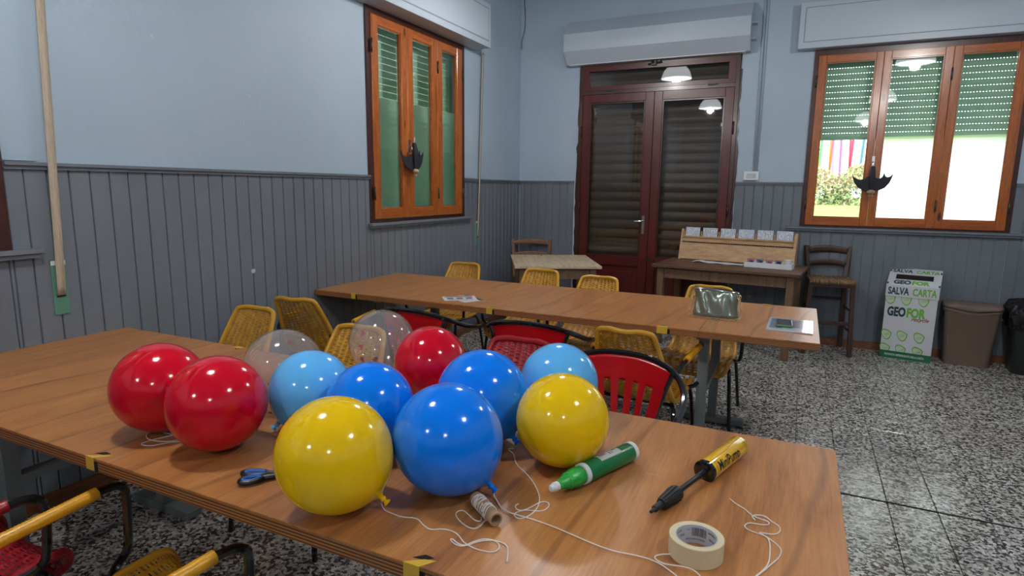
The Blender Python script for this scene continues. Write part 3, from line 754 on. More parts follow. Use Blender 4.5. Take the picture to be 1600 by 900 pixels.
def wchair_parts(t_, y=True):
    sh = shell_mesh(M['wicky'] if y else M['wickr']); sh.name = 'woven_shell'; sh.parent = t_
    rm = M['rimy'] if y else M['rimr']
    P = [shellp(-1, v / 40)[0] for v in range(0, 41)]; Q = [shellp(1, v / 40)[0] for v in range(40, -1, -1)]
    topc = [shellp(u / 4, 1)[0] + Vector((0, 0, .004)) for u in (-3, -2, -1, 0, 1, 2, 3)]
    bot = [shellp(u / 4, 0)[0] for u in (3, 2, 1, 0, -1, -2, -3)]
    loop = chaikin(P[:-1] + topc + Q[1:] + bot, 1, True)
    MB().tube(loop, .0125, 8, True).build('rim', rm, t_)
    wm = M['ywrap'] if y else M['rwrap']
    for s in (-1, 1):
        arm = chaikin([(s * .17, -.26, .55), (s * .215, -.245, .56), (s * .235, -.20, .59), (s * .245, -.12, .615), (s * .260, .10, .64), (s * .270, .185, .635), (s * .272, .19, .58), (s * .27, .185, .48), (s * .262, .175, .435), (s * .245, .13, .415), (s * .205, .10, .405)], 2)
        MB().tube(arm, .0115, 8).build('armrest', M['black'], t_)
        a, b_ = Vector((s * .2455, -.115, .6165)), Vector((s * .260, .115, .638))
        n = 60
        MB().tube([a.lerp(b_, i / n) for i in range(n + 1)], .0165, 10, rfn=lambda q: .0163 + .0012 * abs(math.sin(q * math.pi * 30))).build('arm_wrap', wm, t_)
        lg = chaikin([(s * .235, .245, .0), (s * .215, .225, .30), (s * .205, .2, .385), (s * .18, .14, .385)], 2); MB().tube(lg, .011, 8).build('leg', M['black'], t_)
        lg = chaikin([(s * .24, -.245, .0), (s * .215, -.20, .30), (s * .205, -.16, .375), (s * .18, -.10, .372)], 2); MB().tube(lg, .011, 8).build('leg', M['black'], t_)
    mb = MB()
    for s in (-1, 1): mb.tube([(s * .18, .145, .382), (s * .18, -.105, .37)], .011, 8)
    mb.tube([(-.18, .13, .372), (.18, .13, .372)], .011, 8); mb.tube([(-.18, -.10, .366), (.18, -.10, .366)], .011, 8)
    mb.build('seat_frame', M['black'], t_)
def wchair(label, x, y, deg, src=None, yel=True):
    global WY
    if src: t_ = copy_tree(src)
    else:
        t_ = thing('wicker_armchair', label, 'chair'); wchair_parts(t_, yel)
    t_.location = (x, y, 0); t_.rotation_euler = (0, 0, R(deg)); t_['label'] = label; t_['group'] = 'yellow wicker chairs' if yel else 'red wicker chairs'
    return t_
WY = wchair('yellow wicker chair behind the rear table, leftmost of its far row', .34, -2.16, 182)
wchair('yellow wicker chair behind the rear table, second from the left in its far row', 1.09, -2.22, 180, WY)
wchair('yellow wicker chair behind the rear table, the third from the left in its far row', 1.62, -2.36, 180, WY)
wchair('yellow wicker chair behind the rear table, directly behind the grey handbag', 2.44, -2.42, 180, WY)
wchair('yellow wicker chair seen from behind, between rear table and front red-backed chair', 2.275, -3.28, -3, WY)
wchair('yellow wicker chair seen from behind, tilted looking, by the side wall near the rear table', .25, -3.43, 8, WY)
wchair('yellow wicker chair against the far edge of the front table, nearest the side wall', .335, -4.44, 180, WY)
wchair('yellow wicker chair seen partly through the clear confetti balloon', 1.13, -4.53, 180, WY)
wchair('yellow wicker armchair in the foreground, lower left, pushed to the front table', 1.593, -5.655, -5.7, WY)
WR = wchair('red wicker chair behind the light blue and blue balloons', 1.905, -4.39, 180, None, False)
wchair('red wicker armchair at the lower left picture edge', .945, -5.76, -2, WR, False)

# ------------------------------------------------------------------ red plastic chairs
def pchair_parts(t_):
    half = [(-.265, .25, .0), (-.265, .235, .56), (-.268, .22, .625), (-.278, .16, .655), (-.285, .0, .67), (-.278, -.13, .70), (-.225, -.225, .75), (-.12, -.275, .782), (0, -.285, .79)]
    pts = half + [(-x, y, z) for x, y, z in half[-2::-1]]
    MB().tube(chaikin(pts, 3), .0125, 8).build('hoop_frame', M['black'], t_)
    for s in (-1, 1):
        MB().tube(chaikin([(s * .212, -.228, .752), (s * .175, -.24, .65), (s * .135, -.235, .50), (s * .135, -.215, .42), (s * .17, -.23, .36), (s * .2, -.29, 0)], 2), .0105, 8).build('leg', M['black'], t_)
    def hw(t): return .21 - .08 * t ** .8
    def pt(u, v):   # u -1..1 , v 0 top .. 1 bottom
        x = u * hw(v); zt = .780 - .72 * x * x
        z = zt + (.44 - zt) * v
        y = -.279 + .052 * (x / .21) ** 2 + .034 * v
        return Vector((x, y, z))
    cells = [0, .17]; 
    slots = [(-.74, -.56), (-.41, -.25), (-.08, .08), (.25, .41), (.56, .74)]
    def skip(u, v):
        uu = u * 2 - 1
        return .30 < v < .86 and any(a < uu < b_ for a, b_ in slots)
    mb = MB(); mb.grid(lambda u, v: pt(u * 2 - 1, v), 100, 30, skip=skip)
    o = mb.build('backrest', M['redpl'], t_); s = o.modifiers.new('s', 'SOLIDIFY'); s.thickness = .008; s.offset = 0
    mb = MB(); mb.lathe([(0, .425), (.12, .423), (.19, .43), (.205, .44), (.212, .432), (.205, .415), (0, .412)], 32, Matrix.Diagonal((1.0, .98, 1, 1)))
    mb.build('seat', M['redpl'], t_)
    ring = [(.212 * math.cos(a / 24 * 2 * math.pi), .212 * math.sin(a / 24 * 2 * math.pi), .408) for a in range(24)]
    mb = MB(); mb.tube(ring, .009, 6, True)
    for s in (-1, 1): mb.tube([(s * .265, .235, .45), (s * .19, .11, .408)], .009, 6); mb.tube([(s * .14, -.215, .415), (s * .13, -.16, .408)], .009, 6)
    mb.build('seat_ring', M['black'], t_)
PC = None
for lab, x, y, d in (('red slotted-back chair with black hoop frame beside the right yellow balloon', 2.36, -4.31, 180),
                     ('red slotted-back chair at the rear table, just behind the red wicker chair', 1.765, -3.44, 2),
                     ('red slotted-back chair at the rear table, behind the clear confetti balloon', 1.08, -3.46, 0)):
    if PC is None: PC = t_ = thing('red_hoop_chair', lab, 'chair'); pchair_parts(t_)
    else: t_ = copy_tree(PC)
    t_.location = (x, y, 0); t_.rotation_euler = (0, 0, R(d)); t_['label'] = lab; t_['group'] = 'red plastic chairs with black hoop frames'

# ------------------------------------------------------------------ balloons
def latex(name, c1, tr=.0, rough=.13):
    m, t, p = newmat(name); setp(p, Base_Color=c1, Roughness=rough)
    p.inputs['Specular IOR Level'].default_value = .4; p.inputs['Coat Weight'].default_value = .35; p.inputs['Coat Roughness'].default_value = .06
    p.inputs['Subsurface Weight'].default_value = tr; p.inputs['Subsurface Radius'].default_value = (.03, .03, .03); p.inputs['Subsurface Scale'].default_value = 1.
    return m
BM_ = {'red': latex('red_latex', hexc(206, 0, 34)), 'blue': latex('blue_latex', hexc(0, 128, 250)), 'light': latex('light_blue_latex', hexc(100, 190, 255)), 'yellow': latex('yellow_latex', hexc(252, 206, 0))}
def clear_mat():
    m = bpy.data.materials.new('clear_latex'); m.use_nodes = True; t = m.node_tree; t.nodes.clear()
    o = nd(t, 'ShaderNodeOutputMaterial'); tr = nd(t, 'ShaderNodeBsdfTransparent'); tr.inputs[0].default_value = (.96, .95, .94, 1)
    df = nd(t, 'ShaderNodeBsdfPrincipled'); df.inputs['Base Color'].default_value = (.75, .72, .70, 1); df.inputs['Roughness'].default_value = .12
    df.inputs['Coat Weight'].default_value = .6
    gl = nd(t, 'ShaderNodeBsdfGlossy'); gl.inputs['Roughness'].default_value = .06
    lw = nd(t, 'ShaderNodeLayerWeight'); lw.inputs[0].default_value = .25
    f1 = ramp(t, lw.outputs['Facing'], [(0, (.20,) * 3 + (1,)), (.6, (.27,) * 3 + (1,)), (1, (.55,) * 3 + (1,))])
    a = nd(t, 'ShaderNodeMixShader'); t.links.new(f1, a.inputs[0]); t.links.new(tr.outputs[0], a.inputs[1]); t.links.new(df.outputs[0], a.inputs[2])
    fr_ = schlick(t, .06)
    b_ = nd(t, 'ShaderNodeMixShader'); t.links.new(fr_, b_.inputs[0]); t.links.new(a.outputs[0], b_.inputs[1]); t.links.new(gl.outputs[0], b_.inputs[2])
    t.links.new(b_.outputs[0], o.inputs[0]); return m
BM_['clear'] = clear_mat()
CF = [plain('confetti_red', hexc(190, 20, 40), .3), plain('confetti_blue', hexc(60, 90, 170), .3), plain('confetti_pink', hexc(220, 140, 150), .3)]
def balloon(label, kind, c_, r, knot, el=1.05, confetti=0):
    """knot: direction (vector) from centre towards the knot"""
    k = Vector(knot); k.z = 0; k.normalize(); k = (k * .71 + Vector((0, 0, -.70))).normalized()
    t_ = thing('balloon', label, 'balloon', (c_[0], c_[1], TZ + r * (1 + (el - 1) * .38) + .0006), 0)
    rot = k.to_track_quat('Z', 'Y').to_matrix().to_4x4()
    prof = []
    n = 40
    for i in range(n + 1):
        a = math.pi * i / n; z = -math.cos(a); rr = math.sin(a)
        if z > 0: z2 = z * el; rr2 = rr * (1 - .05 * z * z)
        else: z2 = z; rr2 = rr
        if z > .965: break
        prof.append((rr2 * r, z2 * r))
    e = prof[-1]
    prof += [(e[0] * .66, e[1] + .005), (e[0] * .34, e[1] + .009), (.0065, e[1] + .014), (.0045, e[1] + .019)]
    kz = e[1] + .018
    MB().lathe(prof, 48, rot).build('skin', BM_[kind], t_)
    mb = MB(); mb.lathe([(.0045, kz - .002), (.0070, kz + .001), (.0075, kz + .005), (.0045, kz + .008), (.005, kz + .010), (.0092, kz + .015), (.0100, kz + .0165), (.0092, kz + .017), (.004, kz + .012), (0, kz + .011)], 14, rot)
    mb.build('knot', BM_[kind] if kind != 'clear' else plain('clear_knot', hexc(190, 180, 170), .3), t_)
    rn = random.Random(confetti)
    for i in range(confetti):
        # bits cling to the inside, mostly in a band
        v = Vector((rn.gauss(.35, .35), rn.gauss(-.25, .6), rn.gauss(-.25, .45)))
        if rn.random() < .3: v = Vector((rn.gauss(0, .5), rn.gauss(0, .5), -1))
        v.normalize(); q = v.to_track_quat('Z', 'Y').to_matrix().to_4x4()
        mb = MB()
        if i % 3 == 0:
            P = [(0, -.012), (.011, .001), (.009, .008), (.004, .009), (0, .004), (-.004, .009), (-.009, .008), (-.011, .001)]
        else: P = [(.0075 * math.cos(a / 8 * 2 * math.pi), .0075 * math.sin(a / 8 * 2 * math.pi)) for a in range(8)]
        mb.prism(P, 0, .0006, Matrix.Translation(v * (r - .0022)) @ q @ Matrix.Rotation(rn.random() * 6, 4, 'Z'))
        mb.build('confetti', CF[0 if i % 3 == 0 else rn.choice((0, 1, 2))], t_)
    return t_
balloon('dark red balloon, leftmost of all, behind another red one', 'red', (1.364, -5.331, .8785), .1255, (.6, .3, -.75))
balloon('dark red balloon in front at the left, beside the white string', 'red', (1.617, -5.345, .8785), .1255, (-.5, .5, -.7))
balloon('clear balloon with a few confetti hearts at the left, behind the light blue one', 'clear', (1.521, -5.025, .875), .123, (.35, -.75, -.7), 1.03, 14)
balloon('light blue balloon between the left clear balloon and the front yellow one', 'light', (1.738, -5.132, .868), .115, (-.5, -.45, -.72))
balloon('blue balloon behind and right of the front yellow one', 'blue', (1.972, -5.158, .871), .117, (.2, .5, -.8))
balloon('large yellow balloon at the front table edge, its knot tied with white string', 'yellow', (2.104, -5.441, .877), .1245, (.62, .28, -.72), 1.04)
balloon('blue balloon in the very front, beside the string spool', 'blue', (2.279, -5.262, .879), .1262, (.62, .12, -.78), 1.06)
balloon('blue balloon behind the frontmost blue one, left of the right yellow one', 'blue', (2.211, -4.972, .879), .1262, (.60, -.05, -.78), 1.08)
balloon('red balloon in the back row beside the clear confetti balloon', 'red', (1.898, -4.752, .872), .120, (.3, -.2, -.9), 1.06)
balloon('clear balloon full of red confetti in the back row', 'clear', (1.592, -4.615, .873), .121, (.3, -.3, -.9), 1.05, 30)
balloon('light blue balloon at the right behind the yellow one', 'light', (2.349, -4.738, .869), .118, (.1, -.2, -.95), 1.04)
balloon('yellow balloon at the right beside the green bottle', 'yellow', (2.467, -5.015, .870), .118, (.1, .4, -.9), 1.04)

# ------------------------------------------------------------------ strings
def string(label, pts, lift=.0014, ends=()):
    P = [Vector((x, y, TZ + lift + .0002)) for x, y in pts]
    for i, z in ends: P[i].z = z
    P = chaikin(P, 2)
    tag(MB().tube(P, .0013, 5).build('string', M['string']), label, 'string')
string('white string trailing from the knot of the front yellow balloon', [(2.192, -5.398), (2.202, -5.402), (2.225, -5.405), (2.254, -5.408), (2.285, -5.395), (2.311, -5.413), (2.335, -5.422), (2.353, -5.407), (2.376, -5.404), (2.395, -5.41), (2.418, -5.429), (2.443, -5.437), (2.468, -5.437), (2.486, -5.432), (2.492, -5.418), (2.485, -5.402), (2.469, -5.395), (2.449, -5.398), (2.432, -5.421), (2.425, -5.442), (2.408, -5.443), (2.389, -5.433), (2.39, -5.427), (2.412, -5.439), (2.431, -5.436), (2.44, -5.415), (2.463, -5.396), (2.487, -5.394), (2.502, -5.401), (2.514, -5.423), (2.523, -5.447)], ends=[(0, .765)])
string('white string looping from the knot of the rear blue balloon beside the spool', [(2.318, -4.988), (2.306, -4.996), (2.311, -5.004), (2.334, -5.019), (2.364, -5.071), (2.402, -5.099), (2.44, -5.135), (2.473, -5.177), (2.493, -5.216), (2.499, -5.252), (2.494, -5.281), (2.485, -5.3), (2.47, -5.299), (2.461, -5.286), (2.471, -5.267), (2.489, -5.257), (2.512, -5.252), (2.52, -5.229), (2.512, -5.209), (2.497, -5.21), (2.487, -5.234), (2.477, -5.264), (2.462, -5.271), (2.449, -5.257), (2.453, -5.245)])
string('long white string running from the front blue balloon towards the masking tape', [(2.386, -5.240), (2.392, -5.245), (2.403, -5.255), (2.428, -5.282), (2.451, -5.291), (2.475, -5.291), (2.52, -5.293), (2.566, -5.3), (2.612, -5.311), (2.656, -5.321), (2.697, -5.326), (2.733, -5.32), (2.758, -5.319), (2.783, -5.324), (2.804, -5.337), (2.823, -5.35), (2.84, -5.37)], lift=.0036, ends=[(0, .768)])
string('short white string loop hanging off the string spool', [(2.43, -5.325), (2.417, -5.337), (2.42, -5.358), (2.415, -5.376), (2.4, -5.378), (2.375, -5.367), (2.35, -5.348), (2.346, -5.333), (2.355, -5.322), (2.377, -5.335), (2.399, -5.349), (2.413, -5.345), (2.405, -5.331)], lift=.0008)
string('curled end of white string touching the masking tape roll', [(2.797, -5.290), (2.783, -5.297), (2.77, -5.31), (2.776, -5.321), (2.791, -5.326), (2.801, -5.325), (2.829, -5.318), (2.847, -5.32), (2.861, -5.335), (2.875, -5.355)], lift=.0062)
string('loose tangled white string right of the masking tape', [(2.876, -5.006), (2.891, -5.024), (2.911, -5.038), (2.925, -5.058), (2.942, -5.066), (2.963, -5.07), (2.962, -5.084), (2.949, -5.091), (2.923, -5.093), (2.915, -5.111), (2.923, -5.123), (2.938, -5.128), (2.959, -5.131), (2.967, -5.147), (2.97, -5.182), (2.97, -5.228), (2.959, -5.261), (2.947, -5.286), (2.952, -5.279), (2.964, -5.253), (2.974, -5.228), (2.986, -5.202), (2.991, -5.172), (2.981, -5.153), (2.963, -5.136), (2.943, -5.122), (2.957, -5.122), (2.977, -5.117), (2.986, -5.099), (2.983, -5.079), (2.968, -5.068), (2.954, -5.049), (2.936, -5.052), (2.926, -5.063), (2.935, -5.076)])
string('white string looped beside the front red balloon at the left', [(1.445, -5.345), (1.385, -5.345), (1.35, -5.352), (1.353, -5.376), (1.39, -5.397), (1.425, -5.393), (1.455, -5.382), (1.471, -5.36), (1.471, -5.34), (1.431, -5.341), (1.413, -5.375), (1.402, -5.414), (1.405, -5.427), (1.437, -5.424), (1.452, -5.403), (1.467, -5.376), (1.498, -5.36)])

# ------------------------------------------------------------------ small things on the front table
def axis_T(a, b_):
    a, b_ = Vector(a), Vector(b_); d = (b_ - a)
    T = d.to_track_quat('Z', 'Y').to_matrix().to_4x4(); T.translation = a; return T, d.length
# green bottle
T, L = axis_T((2.508, -5.192, .7765), (2.622, -4.908, .7765))
t_ = thing('glue_bottle', 'green plastic bottle with white cap ring lying beside the right yellow balloon', 'bottle')
G1, G2 = plain('green_bottle_plastic', hexc(14, 112, 62), .3), plain('bright_green_cap', hexc(36, 158, 62), .35)
k = L / .306
MB().lathe([(0, .118 * k), (.0235, .118 * k), (.0245, .122 * k), (.0245, .289 * k), (.0235, .292 * k), (0, .292 * k)], 32, T).build('body', G1, t_)
MB().lathe([(0, .104 * k), (.0238, .104 * k), (.0255, .106 * k), (.0255, .117 * k), (.0235, .1178 * k), (0, .1178 * k)], 32, T).build('collar', M['whitep'], t_)
MB().lathe([(0, .2925 * k), (.0245, .2925 * k), (.0255, .294 * k), (.0255, .304 * k), (.0235, .306 * k), (0, .306 * k)], 32, T).build('end_cap', M['whitep'], t_)
MB().lathe([(0, .024 * k), (.0115, .024 * k), (.0125, .04 * k), (.016, .046 * k), (.0165, .055 * k), (.020, .058 * k), (.021, .072 * k), (.0235, .076 * k), (.0240, .09 * k), (.0215, .0915 * k), (.0215, .1038 * k), (0, .1038 * k)], 28, T).build('nozzle_cap', G2, t_)
MB().lathe([(0, 0), (.006, .0), (.0085, .004 * k), (.0085, .01 * k), (.0105, .011 * k), (.0105, .0235 * k), (0, .0238 * k)], 20, T).build('tip', M['whitep'], t_)
up_l = T.to_3x3().inverted() @ Vector((-.05, -.25, .93)); ang = math.atan2(up_l.y, up_l.x)
MB().lathe([(.0248, .165 * k), (.0248, .245 * k)], 12, T, True, ang - .55, ang + .55).build('label_sticker', plain('white_sticker', hexc(196, 200, 196), .5), t_)
mb = MB()
for i in range(9):
    a0 = ang - .42 + i * .05; mb.lathe([(.02495, .172 * k), (.02495, .198 * k)], 2, T, False, a0, a0 + (.02 if i % 3 else .032))
for i, (z0, z1) in enumerate(((.207, .211), (.216, .219), (.224, .238))):
    mb.lathe([(.02495, z0 * k), (.02495, z1 * k)], 8, T, True, ang - .4, ang + (.2 if i < 2 else -.15))
mb.build('printing', plain('grey_print', hexc(84, 90, 88), .6), t_)
# balloon pump
t_ = thing('hand_pump', 'yellow and black hand balloon pump lying on the table right of the green bottle', 'pump')
rP = .0272
T, L = axis_T((2.731, -5.168, .7655), (2.872, -4.748, TZ + rP + .0005))
k = L
MB().lathe([(0, .57 * k), (rP - .002, .57 * k), (rP, .575 * k), (rP, .985 * k), (rP - .003, .997 * k), (rP - .008, k), (0, k)], 36, T).build('barrel', plain('yellow_pump_plastic', hexc(240, 186, 18), .16, coat=.5), t_)
MB().lathe([(0, .547 * k), (rP - .002, .547 * k), (rP + .001, .552 * k), (rP + .001, .568 * k), (rP - .002, .5695 * k), (0, .5695 * k)], 36, T).build('end_cap', M['black'], t_)
MB().lathe([(0, .26 * k), (.0065, .26 * k), (.0065, .547 * k), (0, .547 * k)], 12, T).build('piston_rod', M['rubber'], t_)
MB().lathe([(0, .26 * k), (.014, .26 * k), (.0175, .25 * k), (.0175, .235 * k), (.012, .10 * k), (.010, .098 * k), (0, .098 * k)], 24, T).build('handle_cone', M['rubber'], t_)
mb = MB()
for i in range(12):
    a = i / 12 * 2 * math.pi; mb.bar(T @ Vector((.0178 * math.cos(a), .0178 * math.sin(a), .235 * k)), T @ Vector((.0125 * math.cos(a), .0125 * math.sin(a), .11 * k)), .0028, .0022)
mb.build('grip_ribs', M['rubber'], t_)
MB().lathe([(0, 0), (.0035, 0), (.0045, .03 * k), (.0075, .035 * k), (.0085, .0975 * k), (0, .0976 * k)], 14, T).build('nozzle', M['rubber'], t_)
# curved lettering on the barrel: wrap flat text
INK = plain('black_ink', hexc(16, 14, 12), .4)
def wrap_text(s, size, zpos, angc, off=0., r=rP + .0003, T_=T, parent=t_, mat=INK, sx=1., flip=False):
    o = text(s, size, mat, parent, (0, 0, 0), (0, 0, 0), off, 0.0, name='lettering')
    for v in o.data.vertices:
        a = angc + (v.co.y if not flip else -v.co.y) / r; z = zpos + (v.co.x if not flip else -v.co.x) * sx
        v.co = T_ @ Vector((r * math.cos(a), r * math.sin(a), z))
    return o
# side facing camera (right/down, -y)
dl = T.to_3x3().inverted() @ Vector((.75, -.55, .42)); angp = math.atan2(dl.y, dl.x)
dl2 = T.to_3x3().inverted() @ Vector((0, 0, 1)); angu = math.atan2(dl2.y, dl2.x)
sgn = 1 if ((angu - angp + math.pi) % (2 * math.pi) - math.pi) > 0 else -1
def pump_txt(s, size, zpos, aoff, off, sx):
    o = text(s, size, INK, t_, (0, 0, 0), (0, 0, 0), off, 0.0); r = rP + .0005
    bb = bmesh.new(); bb.from_mesh(o.data); bmesh.ops.triangulate(bb, faces=bb.faces)
    for _ in range(5):
        es = [e for e in bb.edges if abs(e.verts[0].co.y - e.verts[1].co.y) > .004]
        if not es: break
        bmesh.ops.subdivide_edges(bb, edges=es, cuts=1); bmesh.ops.triangulate(bb, faces=bb.faces)
    bb.to_mesh(o.data); bb.free()
    for v in o.data.vertices:
        a = angp + sgn * (v.co.y + aoff) / r; z = zpos + v.co.x * sx
        v.co = T @ Vector((r * math.cos(a), r * math.sin(a), z))
pump_txt('MiniPump', .036, .612 * k, -.012, .0006, .80)
mb = MB(); r = rP + .0004
for z0, z1, a0, a1 in ((.595, .598, -.018, .022), (.955, .958, -.018, .026), (.595, .80, .0215, .0225), (.80, .957, .0255, .0265), (.595, .957, -.0185, -.0175)):
    mb.lathe([(r, z0 * k), (r, z1 * k)], 10, T, True, angp + sgn * a0 / r, angp + sgn * a1 / r)
mb.build('printed_outline', INK, t_)
# masking tape
t_ = thing('masking_tape', 'cream roll of masking tape lying flat in front of the pump', 'tape', (2.839, -5.258, TZ))
CT = plain('cream_crepe_tape', hexc(222, 208, 172), .6)
_t = CT.node_tree; bump(_t, _t.nodes['Principled BSDF'], noise(_t, mapping(_t, 'Object', (1, 1, 3)), 90, 4, .6), .5, .0015)
ro, ri, h = .0515, .038, .040
MB().lathe([(ri + .0015, h - .001), (ri + .003, h), (ro - .001, h), (ro, h - .001), (ro, .001), (ro - .001, 0), (ri + .0015, 0)], 64).build('tape', CT, t_)
CO = plain('grey_white_cardboard', hexc(196, 198, 204), .7)
core = MB().lathe([(ri, 0.0005), (ri, h - .0005), (ri + .0014, h - .0005), (ri + .0014, .0005), (ri, .0005)], 64).build('core', CO, t_)
mb = MB(); rn = random.Random(3); rr = ri - .0003; a = R(68)
while a < R(112):
    w_ = rn.uniform(.008, .035); mb.lathe([(rr, .016), (rr, h - .006)], 3, None, True, a, a + w_); a += w_ + rn.uniform(.01, .03)
mb.build('barcode', plain('dark_print', hexc(52, 54, 68), .7), core)['kind'] = 'stuff'
def ring_txt(s, size, ang, z, off=.0002):
    o = text(s, size, bpy.data.materials['dark_print'], core, (0, 0, 0), (0, 0, 0), off, 0.0)
    for v in o.data.vertices:
        aa = ang - v.co.x / rr; zz = z + v.co.y; v.co = Vector((rr * math.cos(aa), rr * math.sin(aa), zz))
mb = MB()
for a0, a1, z0, z1 in ((166, 146, .028, .032), (150, 134, .017, .022), (62, 30, .029, .033), (58, 34, .016, .020), (128, 116, .028, .031), (128, 70, .008, .011)):
    n_ = max(3, int(abs(a0 - a1) / 3.2))
    for q in range(n_):
        b0 = R(a0 + (a1 - a0) * q / n_); mb.lathe([(rr, z0), (rr, z1)], 2, None, True, b0 - R(1.9) * (.6 + .4 * rn.random()), b0)
mb.build('small_print', bpy.data.materials['dark_print'], core)['kind'] = 'stuff'
# spool
T, L = axis_T((2.367, -5.287, .7665), (2.449, -5.347, .7665))
t_ = thing('string_spool', 'small brown cardboard spool wound with white string', 'spool')
SPM = plain('brown_cardboard_tube', hexc(176, 146, 112), .7)
MB().lathe([(.0112, 0), (.0145, 0), (.0145, L), (.0112, L), (.0112, 0)], 28, T).build('tube', SPM, t_)
for (z0, z1, tu, ph) in ((.012, .045, 5, 0), (.040, .018, 3, 1.2), (.05, .078, 3.5, 2), (.072, .055, 2, 3)):
    P = [T @ Vector((.0157 * math.cos(ph + q / 14 * tu), .0157 * math.sin(ph + q / 14 * tu), z0 + (z1 - z0) * q / 88 + .003 * math.sin(q * .5))) for q in range(89)]
    MB().tube(P, .0011, 5).build('winding', M['string'], t_)
# scissors
t_ = thing('scissors', 'blue and black handled scissors half hidden under the front yellow balloon', 'scissors', (1.886, -5.395, TZ + .001), math.atan2(.052, .075) )
SCB, SCI = plain('black_scissor_plastic', hexc(20, 24, 30), .35), plain('blue_scissor_grip', hexc(52, 110, 190), .4)
def bowl(cx, cy, rx, ry, rot):
    loop = []
    for i in range(28):
        a = i / 28 * 2 * math.pi; q = Vector((rx * math.cos(a), ry * math.sin(a), 0)); q.rotate(Euler((0, 0, rot))); loop.append(q + Vector((cx, cy, .008)))
    MB().tube(loop, .0062, 8, True).build('handle_bowl', SCB, t_)
    MB().tube([Vector((cx, cy, .0105)) + (p - Vector((cx, cy, .008))) * .78 for p in loop], .0046, 6, True).build('grip_lining', SCI, t_)
bowl(-.060, .0155, .030, .0125, R(-9)); bowl(-.060, -.0165, .026, .0135, R(20))
mb = MB(); mb.tube(chaikin([(-.032, .012, .009), (-.015, .006, .009), (.015, -.004, .009)], 2), .0068, 8); mb.tube(chaikin([(-.036, -.010, .008), (-.015, -.006, .008), (.015, .004, .008)], 2), .0068, 8); mb.build('shank', SCB, t_)
mb = MB(); mb.prism([(.01, -.006), (.10, -.001), (.01, .006)], .007, .0085); mb.prism([(.01, -.007), (.10, .003), (.01, .007)], .009, .0105); mb.sph((.012, 0, .012), .004, 8, 6, (1, 1, .5)); mb.build('blade', M['chrome'], t_)

# ------------------------------------------------------------------ things on the rear table
# handbag
t_ = thing('handbag', 'shiny grey-green leather handbag with gold chain on the rear table', 'bag', (2.582, -2.93, TZ), R(-2))
LE, tt, pp = newmat('grey_green_satin_leather'); setp(pp, Base_Color=hexc(138, 148, 138), Roughness=.2, Metallic=.45)
bump(tt, pp, noise(tt, mapping(tt, 'Object'), 9, 1, .4, .6), .6, .03)
mb = MB()
def bagf(u, v):
    a = u * 2 * math.pi; z = v
    w_ = .128 - .012 * math.sin(math.pi * z) - .006 * z; d_ = .052 * (1 - .35 * z) * (1 - .35 * z ** 6)
    ca, sa = math.cos(a), math.sin(a)
    x = w_ * math.copysign(abs(ca) ** .55, ca); y = d_ * math.copysign(abs(sa) ** .8, sa)
    fold = .006 * math.sin(9 * x / .12 * math.pi * .5 + 5 * z) * math.sin(math.pi * z) + .008 * math.exp(-((x - .05 + .06 * z) / .016) ** 2) * math.sin(math.pi * z) - .006 * math.exp(-((x - .075 + .05 * z) / .013) ** 2) * math.sin(math.pi * z)
    y += fold * (1 if sa > 0 else -1)
    zz = .004 + .158 * z - .010 * z * (x / .12) - .012 * z * abs(math.sin(4 * x / .12 + 1)) 
    if z < .12: x *= .94 + .06 * z / .12; y *= .85 + .15 * z / .12
    return Vector((x, y, zz))
mb.grid(bagf, 96, 26)
bmesh.ops.remove_doubles(mb.bm, verts=mb.bm.verts, dist=1e-5)
bnd = [e for e in mb.bm.edges if e.is_boundary]; bmesh.ops.contextual_create(mb.bm, geom=bnd)
try: bmesh.ops.holes_fill(mb.bm, edges=bnd, sides=200)
except Exception: pass
mb.build('body', LE, t_)
DL = plain('dark_lining', hexc(40, 48, 46), .5)
mb = MB(); mb.tube(chaikin([(-.112, -.014, .158), (-.06, -.022, .160), (0, -.02, .155), (.06, -.022, .150), (.108, -.012, .150), (.118, .0, .135)], 2), .0065, 8); mb.build('folded_top_edge', LE, t_)
mb = MB(); mb.tube(chaikin([(-.02, -.008, .160), (.03, -.012, .160), (.08, -.010, .154), (.106, -.004, .142)], 2), .0075, 8); mb.build('opening', DL, t_)
mb = MB(); mb.box((-.108, -.034, .128), (.007, .004, .030)); mb.tube([(-.108 + .006 * math.cos(q), -.034, .149 + .006 * math.sin(q)) for q in [i * .785 for i in range(8)]], .0016, 5, True); mb.build('zip_pull', M['chrome'], t_)
GO = plain('gold_chain', hexc(232, 200, 156), .25, .6)
path = chaikin([(-.118, -.02, .125), (-.132, -.04, .09), (-.135, -.055, .03), (-.125, -.066, .006), (-.06, -.070, .006), (.03, -.070, .006), (.115, -.066, .006), (.136, -.05, .02), (.134, -.035, .07), (.122, -.012, .11), (.112, -.005, .135)], 3)
# resample
acc = [0]
for a, b_ in zip(path, path[1:]): acc.append(acc[-1] + (b_ - a).length)
mb = MB(); n = int(acc[-1] / .0145)
for i in range(n):
    s_ = i / n * acc[-1]; j = max(q for q in range(len(acc)) if acc[q] <= s_); j = min(j, len(path) - 2)
    p = path[j].lerp(path[j + 1], (s_ - acc[j]) / max(1e-9, acc[j + 1] - acc[j])); d = (path[j + 1] - path[j]).normalized()
    x_ = d.orthogonal().normalized() if i % 2 else d.cross(d.orthogonal()).normalized()
    mb.tube([p + d * .0085 * math.cos(q / 8 * 2 * math.pi) + x_ * .0058 * math.sin(q / 8 * 2 * math.pi) for q in range(8)], .0023, 4, True)
mb.build('chain', GO, t_)
mb = MB()
for cx in (-.121, .120): mb.tube([(cx + .010 * math.cos(q * .5236), -.022, .128 + .010 * math.sin(q * .5236)) for q in range(12)], .002, 6, True)
